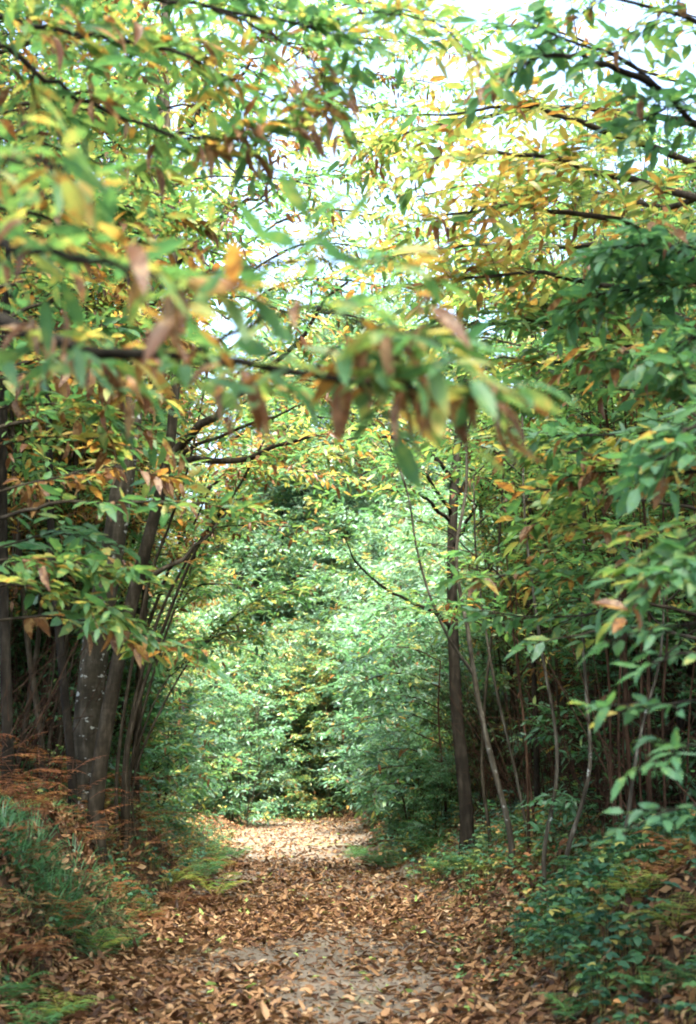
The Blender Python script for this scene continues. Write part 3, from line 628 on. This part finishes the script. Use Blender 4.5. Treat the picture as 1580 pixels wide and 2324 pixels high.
for pts, r0, r1, mt, lab in RS:
    if mt == 'bark_smooth': r0 *= .78; r1 *= .8
    h = Hero(lab, pts[0][0], pts[0][2], mt, name='chestnut_sapling' if r0 < .043 else 'chestnut_tree', cat='sapling' if r0 < .043 else 'tree')
    h.stem(pts, r0, r1, sides=7)
    u0, v0, D = pts[-1]
    for k in range(5):
        s_ = (-1) ** k
        h.limb([(u0, v0 + 60 * k, D), (u0 + 70 * s_, v0 - 60 + 60 * k, D - .4), (u0 + 190 * s_, v0 - 90 + 60 * k, D - 1)], .012, .004, mode='green' if k % 2 else 'bright', ntw=12, twl=.6, gap=.065)
    h.done()

# arch of yellowing branches over the lane, reaching in from a tree right of the frame
h = Hero('tall chestnut right of the lane whose yellow and orange boughs arch across the top', 1850, 11, 'bark')
h.stem([(1840, 1600, 11), (1800, 1200, 11), (1760, 800, 11), (1700, 400, 11), (1640, 0, 11), (1600, -300, 11)], .16, .06)
arch = [[(1760, 850, 11), (1500, 700, 10.6), (1250, 620, 10.2), (1000, 640, 10)],
        [(1740, 700, 11), (1450, 520, 10.4), (1200, 470, 10), (960, 500, 9.6)],
        [(1730, 620, 11), (1400, 560, 11.5), (1150, 560, 11.5), (900, 580, 11.5)],
        [(1700, 500, 11), (1420, 400, 10.2), (1180, 350, 9.6), (980, 360, 9.2)],
        [(1690, 420, 11), (1400, 300, 10.4), (1180, 240, 10), (960, 260, 9.6)],
        [(1750, 900, 11), (1450, 800, 10.6), (1200, 730, 10.4), (1000, 740, 10.2)],
        [(1700, 400, 11), (1500, 470, 12), (1300, 420, 12.5), (1100, 440, 13)],
        [(1780, 1000, 11), (1500, 880, 11), (1280, 830, 11), (1100, 820, 11)],
        [(1680, 300, 11), (1300, 250, 12), (1000, 280, 12.5), (850, 330, 12.5)]]
for i_, pts in enumerate(arch):
    h.limb(pts, .035, .007, mode='gold' if i_ not in (5, 7) else 'bright', ntw=48, twl=.75, gap=.055, LL=.16, f0=.2, vert=.35)
h.done()
h = Hero('low chestnut shoot holding bright pale layered sprays over the right edge of the lane', 1010, 25, 'bark_red', name='chestnut_sapling', cat='sapling')
h.stem([(1010, 1800, 25), (1000, 1700, 25), (995, 1600, 25), (1000, 1500, 25)], .03, .012)
for v0, u1 in [(1480, 800), (1540, 770), (1590, 740), (1630, 730), (1670, 745), (1710, 765), (1750, 800), (1790, 850)]:
    h.limb([(1000, v0 + 20, 25), (930, v0 - 10, 24.8), (860, v0 - 5, 24.5), (u1, v0 + 25, 24.2)], .012, .004, mode='pale', ntw=24, twl=.5, gap=.06, LL=.165, f0=.1, vert=.25, wr=.38)
h.done()
# veil of finer boughs across the whole top
def veil(h, u0, u1, D0, D1, vs, modes, n_, skip, ww):
    for i_, v in enumerate(vs):
        e = u1 + 120 * math.sin(i_ * 2.1); a = v + 130; q = 40 * math.sin(i_ * 1.7)
        h.limb([(u0, a + 60, D0), (u0 + (e - u0) * .35, a - 20 + q, D0 + (D1 - D0) * .4), (u0 + (e - u0) * .7, v + q, D0 + (D1 - D0) * .8), (e, v + 40, D1)], .028, .005, mode=modes[i_ % len(modes)], ntw=n_, twl=ww, gap=.06, LL=.155, f0=.15, vert=.4)
h = Hero('tall chestnut behind the leaning trunk on the left, its boughs veiling the sky', -200, 13.5, 'bark')
h.stem([(-190, 1500, 13.5), (-160, 1000, 13.5), (-130, 500, 13.5), (-100, 0, 13.5), (-90, -300, 13.5)], .12, .05)
veil(h, -120, 620, 13.5, 14.5, range(-40, 900, 105), ['bright', 'mixed', 'green', 'autumn'], 44, None, .95)
h.done()
h = Hero('tall chestnut beyond the arching one on the right, its fine boughs veiling the sky', 1900, 15.5, 'bark')
h.stem([(1880, 1500, 15.5), (1850, 1000, 15.5), (1800, 500, 15.5), (1760, 0, 15.5), (1740, -300, 15.5)], .14, .05)
veil(h, 1770, 960, 15.5, 16.5, [60, 330, 430, 540, 640, 740, 850, 950], ['gold', 'green', 'gold', 'bright'], 38, None, 1.0)
h.done()
h = Hero('slender chestnut leaning over the lane from the left, its light crown closing the sky gap', 300, 22, 'bark')
h.stem([(310, 1700, 22), (335, 1300, 22), (400, 900, 22), (480, 600, 22), (560, 300, 22), (620, 50, 22)], .07, .03)
for i_, v in enumerate(range(40, 1100, 78)):
    u0 = 600 - (v - 60) * .14
    h.limb([(u0, v + 60, 22), (u0 + 130, v - 20, 21.6), (u0 + 260, v - 30, 21), (u0 + 420 + 60 * math.sin(i_), v + 10, 20.5)], .025, .005, mode=['bright', 'gold', 'mixed'][i_ % 3], ntw=64, twl=1.0, gap=.065, LL=.16, f0=.15, vert=.4)
    h.limb([(u0, v + 60, 22), (u0 - 120, v - 20, 21.6), (u0 - 300, v - 10, 21)], .02, .005, mode=['green', 'gold'][i_ % 2], ntw=26, twl=.9, gap=.065, LL=.16, f0=.15, vert=.4)
h.done()
# right foreground dark green boughs
h = Hero('dark green chestnut beside the right edge with boughs hanging over the thicket', 1980, 7, 'bark_dark')
h.stem([(1970, 1500, 7), (1900, 900, 7), (1850, 500, 7), (1800, 0, 7), (1750, -300, 7)], .12, .05)
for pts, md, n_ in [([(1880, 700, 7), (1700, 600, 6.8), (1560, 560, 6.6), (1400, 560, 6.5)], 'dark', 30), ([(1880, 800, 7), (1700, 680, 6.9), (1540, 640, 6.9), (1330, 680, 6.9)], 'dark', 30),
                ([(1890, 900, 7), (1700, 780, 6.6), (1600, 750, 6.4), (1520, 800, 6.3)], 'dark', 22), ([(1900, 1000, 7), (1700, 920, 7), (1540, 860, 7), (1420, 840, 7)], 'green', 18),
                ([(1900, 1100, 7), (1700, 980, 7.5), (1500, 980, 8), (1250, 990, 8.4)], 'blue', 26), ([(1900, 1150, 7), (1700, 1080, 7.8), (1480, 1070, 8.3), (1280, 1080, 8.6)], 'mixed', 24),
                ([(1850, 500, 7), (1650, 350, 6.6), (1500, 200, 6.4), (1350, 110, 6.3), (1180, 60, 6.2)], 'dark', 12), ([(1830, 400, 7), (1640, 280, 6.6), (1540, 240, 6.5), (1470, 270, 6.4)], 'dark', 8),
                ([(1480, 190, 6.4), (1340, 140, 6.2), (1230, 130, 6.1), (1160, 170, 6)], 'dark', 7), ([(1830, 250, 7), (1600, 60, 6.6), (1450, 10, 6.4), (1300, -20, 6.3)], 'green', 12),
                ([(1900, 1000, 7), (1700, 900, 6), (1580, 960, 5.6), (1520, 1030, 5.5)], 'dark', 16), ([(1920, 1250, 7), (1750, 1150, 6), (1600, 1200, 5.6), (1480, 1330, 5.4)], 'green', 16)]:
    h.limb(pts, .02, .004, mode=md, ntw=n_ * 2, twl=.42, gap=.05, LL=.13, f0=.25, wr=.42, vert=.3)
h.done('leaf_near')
# mid right sprays at eye height
h = Hero('young chestnut at the right edge holding out flat sprays over the saplings', 1760, 9.4, 'bark')
h.stem([(1750, 1700, 9.4), (1720, 1450, 9.4), (1700, 1200, 9.4), (1690, 950, 9.4), (1660, 700, 9.4)], .05, .02)
for pts, md, n_ in [([(1710, 1380, 9.4), (1500, 1320, 9.2), (1300, 1300, 9), (1080, 1310, 8.8)], 'mixed', 20), ([(1715, 1430, 9.4), (1450, 1370, 9.4), (1300, 1400, 9.2), (1130, 1390, 9)], 'blue', 10),
                ([(1700, 1250, 9.4), (1500, 1220, 9.2), (1350, 1200, 9), (1210, 1180, 8.9)], 'bright', 14), ([(1700, 1180, 9.4), (1500, 1140, 9.3), (1350, 1120, 9.2), (1230, 1110, 9)], 'mixed', 16),
                ([(1700, 1100, 9.4), (1500, 1040, 9.6), (1350, 1030, 9.6), (1210, 1020, 9.5)], 'bright', 16), ([(1720, 1480, 9.4), (1500, 1430, 8.8), (1380, 1430, 8.6), (1260, 1450, 8.5)], 'blue', 6),
                ([(1695, 1000, 9.4), (1500, 900, 10), (1350, 880, 10.4), (1180, 900, 10.6)], 'green', 22), ([(1690, 950, 9.4), (1550, 860, 9), (1450, 800, 8.8), (1350, 790, 8.6)], 'mixed', 18), ([(1690, 900, 9.4), (1500, 760, 10), (1350, 700, 10.4), (1180, 700, 10.6)], 'mixed', 24)]:
    h.limb(pts, .014, .004, mode=md, ntw=int(n_ * 1.6), twl=.45, gap=.05, LL=.15, f0=.35, wr=.38, vert=.14)
bb = Buf(); rr_ = rg(4); c0 = at(1252, 1240, 8.9) - h.loc        # green spiny burr
th = rr_.uniform(0, 6.28, 420); zz = rr_.uniform(-1, 1, 420); dv = np.stack([np.sqrt(1 - zz ** 2) * np.cos(th), np.sqrt(1 - zz ** 2) * np.sin(th), zz], -1)
leaves(bb, c0 + dv * .012, dv + rr_.normal(0, .15, dv.shape), rr_.normal(0, 1, dv.shape), .022, .3, .42, TRI, 0, 0)
for _k in range(9):
    a0 = _k / 8 * math.pi
tube(bb, [c0 + np.array([0, 0, q]) for q in np.linspace(-.018, .018, 9)], [max(.002, math.sqrt(max(0, .019 ** 2 - q * q))) for q in np.linspace(-.018, .018, 9)], 10, .40)
bb.build('chestnut_burr', M['leaf'], h.root)
h.done('leaf_near')
h = Hero('low blue-green chestnut shoot pushing in at the right edge above the brambles', 1800, 5.6, 'bark_dark', name='chestnut_sapling', cat='sapling')
h.stem([(1790, 1900, 5.6), (1760, 1700, 5.6), (1740, 1450, 5.6), (1720, 1300, 5.6)], .02, .008)
for pts, md, n_ in [([(1750, 1640, 5.6), (1600, 1590, 5.5), (1500, 1600, 5.4), (1390, 1600, 5.3)], 'dark', 12), ([(1770, 1750, 5.6), (1620, 1700, 5.4), (1540, 1700, 5.3), (1470, 1730, 5.2)], 'dark', 12),
                ([(1740, 1500, 5.6), (1620, 1420, 5.5), (1520, 1420, 5.4), (1400, 1450, 5.3)], 'dark', 8), ([(1745, 1560, 5.6), (1620, 1500, 5.4), (1560, 1480, 5.3), (1500, 1500, 5.2)], 'blue', 6),
                ([(1790, 1880, 5.6), (1650, 1830, 5.4), (1560, 1830, 5.3), (1450, 1870, 5.2)], 'dark', 7), ([(1730, 1400, 5.6), (1640, 1300, 5.5), (1580, 1280, 5.4), (1500, 1300, 5.3)], 'dark', 12)]:
    h.limb(pts, .007, .003, mode=md, ntw=int(n_ * .7), twl=.24, gap=.04, LL=.105, f0=.35, wr=.40, vert=.12)
h.done('leaf_near')

# left foreground chestnut: trunk outside the frame, boughs across the upper left
h = Hero('near chestnut at the left edge whose dark bough and big blurred leaves cross the view', -560, 4.2, 'bark_dark')
h.stem([(-550, 1500, 4.2), (-520, 900, 4.2), (-480, 300, 4.2), (-420, -300, 4.2)], .11, .07)
NB = [([(-520, 700, 4.2), (-150, 690, 4.1), (0, 725, 3.9), (130, 775, 3.7), (260, 808, 3.5), (420, 812, 3.4), (620, 840, 3.2), (850, 860, 3.1), (1040, 880, 3.0)], .024, .005, 'mixed', 30, .30, .30),
      ([(420, 812, 3.4), (560, 740, 3.2), (700, 700, 3.1), (850, 740, 3.0), (1000, 790, 2.9)], .008, .003, 'mixed', 12, .25, .2),
      ([(700, 850, 3.2), (760, 790, 3.15), (815, 730, 3.1), (850, 790, 3.1), (900, 850, 3.1)], .005, .003, 'rusty', 9, .16, .2),
      ([(850, 860, 3.1), (930, 850, 3.05), (1020, 850, 3.0), (1090, 880, 3.0)], .005, .003, 'mixed', 5, .2, .1),
      ([(-500, 600, 4.2), (-150, 560, 3.6), (50, 560, 3.2), (250, 600, 3.0), (450, 640, 2.9)], .014, .004, 'mixed', 18, .28, .3),
      ([(-490, 450, 4.2), (-150, 380, 3.4), (20, 360, 3.0), (150, 380, 2.9)], .012, .004, 'bright', 12, .25, .35),
      ([(450, 620, 3.0), (620, 600, 3.0), (780, 590, 3.0), (900, 590, 3.0)], .005, .003, 'green', 5, .22, .2),
      ([(-470, 200, 4.3), (-200, 0, 4.6), (0, 35, 4.8), (150, 75, 5), (270, 82, 5.1), (400, 125, 5.2), (560, 200, 5.3), (700, 240, 5.3)], .016, .004, 'mixed', 30, .36, .25),
      ([(-470, 250, 4.3), (-200, 80, 4.6), (0, 110, 4.8), (120, 190, 4.9), (260, 260, 5), (420, 310, 5.2), (600, 310, 5.3)], .016, .004, 'mixed', 30, .36, .25),
      ([(-450, 0, 4.5), (-100, -60, 4.8), (200, -30, 5), (480, 20, 5.3), (700, 60, 5.5), (850, 110, 5.6)], .014, .004, 'green', 34, .38, .2),
      ([(480, 20, 5.3), (620, 80, 5.4), (720, 150, 5.5), (740, 230, 5.5)], .007, .003, 'rusty', 12, .3, .2),
      ([(700, 60, 5.5), (850, 30, 5.6), (1000, 60, 5.6), (1090, 150, 5.6)], .007, .003, 'green', 12, .32, .2),
      ([(-480, 350, 4.3), (-200, 300, 5), (0, 300, 5.5), (200, 360, 5.8), (400, 420, 6)], .012, .004, 'bright', 22, .4, .3),
      ([(-500, 500, 4.3), (-200, 450, 5), (0, 470, 5.5), (200, 520, 5.8), (360, 560, 6)], .012, .004, 'autumn', 20, .4, .3)]
for pts, a, b_, md, n_, tl, f0 in NB:
    h.limb(pts, a, b_, mode=md, ntw=int(n_ * 1.5), twl=tl, gap=.045, LL=.132, f0=f0, tpl=HI, wr=.29, sides=8, n=24, vert=.35, tr=.0028)
h.done('leaf_near')
# second left tree: flat sprays and thin bough at eye height
h = Hero('slim chestnut left of the frame with flat yellow-green sprays before the trunks', -260, 8.4, 'bark')
h.stem([(-250, 1800, 8.4), (-230, 1400, 8.4), (-200, 900, 8.4), (-180, 400, 8.4), (-160, -100, 8.4)], .07, .03)
for pts, md, n_, rr0 in [([(-210, 1230, 8.4), (20, 1170, 8.2), (130, 1142, 8), (280, 1138, 8), (480, 1142, 8)], 'mixed', 5, .016), ([(-220, 1350, 8.4), (0, 1270, 8.3), (130, 1270, 8.2), (280, 1290, 8.2)], 'bright', 20, .01),
                ([(-215, 1280, 8.4), (0, 1240, 8.6), (120, 1210, 8.6), (220, 1230, 8.6)], 'blue', 8, .008), ([(-230, 1400, 8.4), (0, 1330, 8.2), (150, 1350, 8.2), (240, 1380, 8.2)], 'bright', 16, .009),
                ([(-230, 1450, 8.4), (60, 1400, 8.8), (250, 1420, 9), (420, 1470, 9.4)], 'mixed', 20, .01), ([(-200, 1080, 8.4), (0, 1010, 8.5), (180, 990, 8.6), (360, 1030, 8.8)], 'mixed', 14, .01),
                ([(-200, 1000, 8.4), (0, 930, 8.4), (140, 920, 8.3), (300, 960, 8.2)], 'mixed', 16, .01), ([(-195, 900, 8.4), (0, 860, 8.2), (150, 840, 8), (300, 880, 8)], 'rusty', 18, .01),
                ([(-190, 800, 8.4), (50, 760, 9), (250, 740, 9.5), (450, 780, 9.8)], 'mixed', 26, .012), ([(-190, 650, 8.4), (50, 620, 9), (250, 600, 9.5), (450, 640, 9.8)], 'autumn', 26, .012),
                ([(-180, 500, 8.4), (50, 450, 9), (250, 460, 9.5), (450, 520, 9.8)], 'bright', 28, .012), ([(-180, 300, 8.4), (50, 250, 9), (250, 260, 9.5), (500, 330, 9.8)], 'bright', 30, .012),
                ([(-170, 150, 8.4), (50, 100, 9), (300, 90, 9.5), (600, 170, 9.8)], 'autumn', 30, .012), ([(-210, 1180, 8.4), (60, 1100, 9), (250, 1060, 9.6), (380, 1080, 10)], 'rusty', 14, .01), ([(-170, 0, 8.4), (200, -40, 9), (450, -30, 9.5), (700, 40, 9.8)], 'green', 34, .012)]:
    h.limb(pts, rr0, .004, mode=md, ntw=int(n_ * 1.9), twl=.42, gap=.05, LL=.15, f0=.3, wr=.36, vert=.2)
h.done('leaf_near')

# ------------------------------------------------------------------ undergrowth
def frond(bf, r, base, dr, L, tint, arch=.5, np_=13, wid=.36):
    """one bracken frond: an arching rachis with paired toothed pinnae"""
    dr = nrm(np.array(dr, float)); up = np.array([0, 0, 1.])
    s = np.linspace(0, 1, np_ + 1)
    P = base + dr * (L * s * .85)[:, None] + up * (L * (arch * s * 1.3 - arch * 1.35 * s ** 2.2))[:, None]
    tube(bf, P, np.linspace(.004, .001, np_ + 1), 3, min(tint + .15, 1))
    T = nrm(np.gradient(P, axis=0)); S = nrm(np.cross(T, up))
    q0 = []; qd = []; ql = []
    for i in range(2, np_):
        t = s[i]; pl = L * wid * (1 - t) ** .75 * (1.15 if i > 2 else .9)
        for sg in (1, -1):
            d = nrm(S[i] * sg + T[i] * .45 - up * .12 + r.normal(0, .06, 3))
            m = max(3, int(pl / .02))
            for j in range(1, m):
                a = j / m; p = P[i] + d * pl * a - up * pl * a * a * .15
                for s2 in (1, -1):
                    q0.append(p); qd.append(nrm(np.cross(d, up)) * s2 + d * .35); ql.append(max(.012, pl * .28 * (1 - a * .8)))
            q0.append(P[i]); qd.append(d); ql.append(pl)
    q0 = np.array(q0); qd = np.array(qd); ql = np.array(ql); n = len(q0)
    wr = np.where(ql > L * .05, .16, .5)
    leaves(bf, q0, qd, np.tile(up, (n, 1)) + r.normal(0, .15, (n, 3)), ql, wr, np.clip(tint + r.normal(0, .05, n), 0, 1), LO, .1, .1)
def fern_proto(seed, tint, nf, L, droop=0.):
    r = rg(seed); root = thing('fern', None, None)
    for k in range(nf):
        az = k / nf * 6.28 + r.uniform(-.4, .4); el = r.uniform(.35, .9) - droop
        bf = Buf(); frond(bf, r, np.zeros(3), (math.cos(az), math.sin(az), math.sin(el)), L * r.uniform(.7, 1.1), np.clip(tint + r.normal(0, .04), 0, 1), r.uniform(.3, .6))
        bf.build('frond', M['fern'], root)
    return root
FP = {'green': fern_proto(1, .12, 7, .75), 'yellow': fern_proto(2, .42, 6, .7), 'brown': fern_proto(3, .85, 7, .7, .3), 'rust': fern_proto(4, .78, 6, .65, .1)}
ferns = [('green', 470, 23, .8, 'green fern leaning out of the left verge below the arching poles'), ('yellow', 505, 25.5, .8, 'yellowing fern on the left verge just before the pale sand'), ('green', 485, 27, .9, 'green fern beyond the yellowing one on the left verge'), ('brown', 440, 21.5, .9, 'withered fern on the left bank edge before the green verge'),
         ('yellow', 1430, 10.5, .8, 'yellow-green fern by the brambles below the dark pole'), ('green', 1560, 8.6, .7, 'green fern nearest the right edge of the picture'), ('yellow', 1330, 10.8, .6, 'straggly yellow fern where the litter meets the brambles'), ('green', 1480, 8.9, .6, 'green fern sunk in the middle of the bramble patch'), ('brown', 1545, 11.5, .9, 'withered brown fern at the right edge under the thicket'),
         ('green', 815, 30, .8, 'low fern spilling onto the pale sand from the right'), ('yellow', 990, 21.5, .8, 'yellow fern on the litter slope left of the dark upright trunk'), ('green', 1055, 18.6, .8, 'green fern in front of the dark upright trunk'), ('rust', 520, 25, .9, 'rusty fern on the left verge where the litter ends'), ('green', 540, 29, .8, 'green fern at the left corner of the pale sand'),
         ('green', 1020, 20.3, .9, 'green fern hiding the foot of the dark upright trunk'), ('brown', 1090, 19.8, .8, 'brown fern right of the foot of the dark upright trunk'), ('green', 470, 24, .9, 'green fern on the left verge under the arching poles'), ('green', 30, 9.8, .7, 'green fern on the near left bank at the edge of the picture'), ('green', 110, 9.0, .6, 'dark green fern low on the near left bank'), ('brown', 60, 11, .8, 'brown fern above the dark green one on the near left bank'), ('brown', 250, 15, .8, 'brown fern in front of the thick trunk foot'),
         ('green', 880, 25, 1.1, 'fresh green fern at the foot of the right bank where the lane turns pale'), ('green', 850, 26.5, .9, 'small green fern nearest the pale sand on the right'),
         ('green', 975, 24, 1.0, 'green fern on the right bank left of the dark upright trunk'), ('yellow', 1100, 17.5, .8, 'upright yellow-green fern left of the forked sapling foot'),
         ('yellow', 940, 26, .9, 'yellowing fern above the fresh green one on the right bank'), ('green', 1400, 12.2, .8, 'green fern below the leaning thin sapling on the right'),
         ('green', 1320, 13.5, .7, 'small fern between the feet of the bowed and leaning saplings'), ('yellow', 490, 19.5, 1.1, 'tall yellow-green fern leaning over the lane from the left bank'),
         ('yellow', 395, 20.5, .9, 'pale green fern on the crest of the left bank behind the brown bracken'), ('yellow', 225, 12.8, .75, 'yellow fern on the left bank in front of the thick trunk'),
         ('rust', 1500, 11, .8, 'rust-brown fern at the foot of the right thicket'), ('yellow', 1520, 9.5, .7, 'yellow fern among brambles low on the right'), ('green', 1290, 9.2, .55, 'green fern half sunk in the brambles by the lane'),
         ('green', 800, 29, .7, 'low fern at the right corner of the pale sand'), ('green', 500, 28, .9, 'green fern on the far left verge'), ('brown', 330, 16, .9, 'brown fern right of the leaning trunk on the left bank'),
         ('brown', 60, 14, .9, 'brown fern below the stems at the left edge'), ('brown', 420, 18, .9, 'brown fern on the bank edge behind the yellow-green one'), ('rust', 140, 12.5, .8, 'rust-brown fern on the bank above the grass tuft'),
         ('green', 300, 13.4, .6, 'small green fern at the base of the leaning trunk'), ('yellow', 160, 9.5, .6, 'straw-yellow fern on the near left bank')]
for k, u, D, s, lab in ferns:
    x = at(u, 1775, D)[0]
    place(FP[k], (x, D, gz(x, D)), u * .9, s, lab, 'fern', 'ferns on the banks')
# dead bracken mass on the left bank
r = rg(91); bf = Buf()
for k in range(620):
    y = r.uniform(9.5, 24); d = -r.uniform(2.3, 6.5) if r.random() < .85 else -r.uniform(1.9, 2.6)
    x = float(lane_x(y)) + d; az = r.uniform(0, 6.28)
    frond(bf, r, np.array([x, y, gz(x, y) + r.uniform(0, .42 + .25 * (13 < y < 20))]), (math.cos(az), math.sin(az), r.uniform(-.1, .6)), r.uniform(.35, .65), np.clip(r.normal(.9, .08), .6, 1), r.uniform(.1, .5), 8, .34)
for k in range(260):
    y = r.uniform(15, 32); d = -r.uniform(1.75, 3.2); x = float(lane_x(y)) + d; az = r.uniform(-1.2, 1.2)
    frond(bf, r, np.array([x, y, gz(x, y)]), (math.cos(az), math.sin(az), r.uniform(0, .7)), r.uniform(.25, .5), np.clip(r.choice([.85, .8, .5, .3], p=[.5, .25, .12, .13]) + r.normal(0, .06), 0, 1), r.uniform(.1, .5), 8, .34)
for k in range(120):
    y = r.uniform(9, 24); d = r.uniform(3.0, 6.5)
    x = float(lane_x(y)) + d; az = r.uniform(0, 6.28)
    frond(bf, r, np.array([x, y, gz(x, y) + r.uniform(0, .2)]), (math.cos(az), math.sin(az), r.uniform(-.1, .6)), r.uniform(.3, .55), np.clip(r.normal(.88, .08), .6, 1), r.uniform(.1, .5), 8, .34)
tag(bf.build('dead_bracken', M['fern']), kind='stuff')
# grass
r = rg(92); bf = Buf()
def tuft(cx_, cy_, n, L, rad, tl, over):
    th = r.uniform(0, 6.28, n); q = rad * np.sqrt(r.random(n)); x = cx_ + q * np.cos(th); y = cy_ + q * np.sin(th)
    P = np.stack([x, y, height(x, y) - .01], -1); D = np.stack([np.cos(th) * .6 + over, np.sin(th) * .6 - .2, r.uniform(.5, 1.3, n)], -1)
    leaves(bf, P, D, np.stack([np.cos(th) * -1 - over, np.sin(th) * -1 + .2, np.full(n, .9)], -1), L * r.uniform(.4, 1.2, n), .045, np.clip(tl + r.normal(0, .12, n), 0, 1), MID, r.uniform(.3, 1.0, n), .2)
for cx_, cy_ in [(-2.45, 13.2), (-2.5, 13.8), (-2.5, 12.7), (-2.75, 13.2), (-2.7, 12.2), (-2.8, 11.6), (-2.75, 12.9), (-2.55, 16.5), (-2.9, 12.4), (-3.1, 13.0)]:
    tuft(cx_, cy_, 270 if cx_ > -2.6 else 200, .27, .36, .15, .3)
for k in range(110):
    sgn = -1 if r.random() < .5 else 1; y = r.uniform(8, 30); d = sgn * r.uniform(1.9, 3.4); tuft(float(lane_x(y)) + d, y, 60, .2, .22, r.uniform(.2, .75), .15 * -sgn)
tag(bf.build('grass', M['grass']), kind='stuff')
# brambles and low plants
r = rg(93); bf = Buf()
def cover(n, y0, y1, d0, d1, hmax, L, tl, dens=None):
    y = r.uniform(y0, y1, n); d = r.uniform(d0, d1, n); x = lane_x(y) + d
    if dens is not None:
        k = r.random(n) < dens(x, y); x, y = x[k], y[k]; n = len(x)
    z = height(x, y) + hmax * r.random(n) ** .7
    base = np.stack([x, y, z], -1); th0 = r.uniform(0, 6.28, n); T = np.clip(tl + r.normal(0, .16, n) + .45 * (r.random(n) < .22), 0, 1)
    twig_tubes(bf, np.stack([x, y, height(x, y)], -1), nrm(base - np.stack([x, y, height(x, y)], -1) + 1e-4), np.maximum(z - height(x, y), .02), np.full(n, .0015), np.zeros(n), .9)
    for a in (-1.2, 0, 1.2):
        th = th0 + a; D = np.stack([np.cos(th), np.sin(th), r.normal(-.05, .2, n)], -1)
        leaves(bf, base, D, np.array([0, 0, 1.]) + r.normal(0, .3, (n, 3)), L * r.uniform(.6, 1.2, n), .68, T, MID, .25, .25)
cl = lambda s, sd, th: (lambda x, y: (vnoise(x, y, s, sd) > th) * .9 + .08)
cover(5200, 7.5, 13, 1.75, 4.2, .34, .075, .3, cl(2.6, 31, .02))
cover(2600, 12, 22, 2.2, 4.6, .22, .07, .5, cl(2.2, 32, .0))
cover(2600, 21, 34, 1.55, 4.2, .4, .07, .3, cl(1.5, 33, -.1))
cover(900, 16.5, 21, 1.9, 3.4, .35, .06, .35)
cover(1500, 22, 36, -3.6, -1.6, .4, .06, .4)
cover(500, 8, 14, -4.2, -1.9, .2, .07, .25, cl(2.5, 34, .0))
cover(2200, 16, 34, -3.4, -1.7, .3, .07, .35, cl(2, 35, .1))
cover(2500, 46, 60, -9, 6, .6, .09, .3, cl(1.5, 36, -.2))
cover(1600, 10, 19, 1.2, 2.6, .06, .045, .62, cl(2.5, 37, .15))
tag(bf.build('undergrowth', M['bramble']), kind='stuff')
# dead twigs and brushwood tangled between the stems
r = rg(94); bf = Buf()
for side, n in ((1, 1300), (-1, 650)):
    y = r.uniform(13.2, 26, n); d = side * (r.uniform(2.8, 7.5, n)); x = lane_x(y) + d; z = height(x, y)
    L = r.uniform(.8, 3.2, n); D = np.stack([r.normal(0, .45, n), r.normal(0, .4, n), r.uniform(.5, 1.4, n)], -1)
    twig_tubes(bf, np.stack([x, y, z + r.random(n) * .9 * (r.random(n) < .5)], -1), nrm(D), L, r.uniform(.004, .011, n), r.uniform(-.1, .35, n))
    m = n * 2; k = r.integers(0, n, m); p0 = np.stack([x, y, z], -1)[k] + nrm(D)[k] * (L[k] * r.uniform(.2, .8, m))[:, None]
    twig_tubes(bf, p0, nrm(nrm(D)[k] + r.normal(0, .6, (m, 3))), r.uniform(.3, 1.1, m), np.full(m, .004), np.full(m, .1))
n = 170; y = r.uniform(8, 26, n); x = lane_x(y) + r.uniform(-1.8, 2.2, n); th = r.uniform(0, 6.28, n)
twig_tubes(bf, np.stack([x, y, height(x, y) + .02], -1), np.stack([np.cos(th), np.sin(th), r.normal(.02, .05, n)], -1), r.uniform(.12, .6, n), r.uniform(.003, .008, n), np.full(n, .02))
tag(bf.build('brushwood', M['bark_red']), kind='stuff')
print('verts', sum(len(m_.vertices) for m_ in bpy.data.meshes))
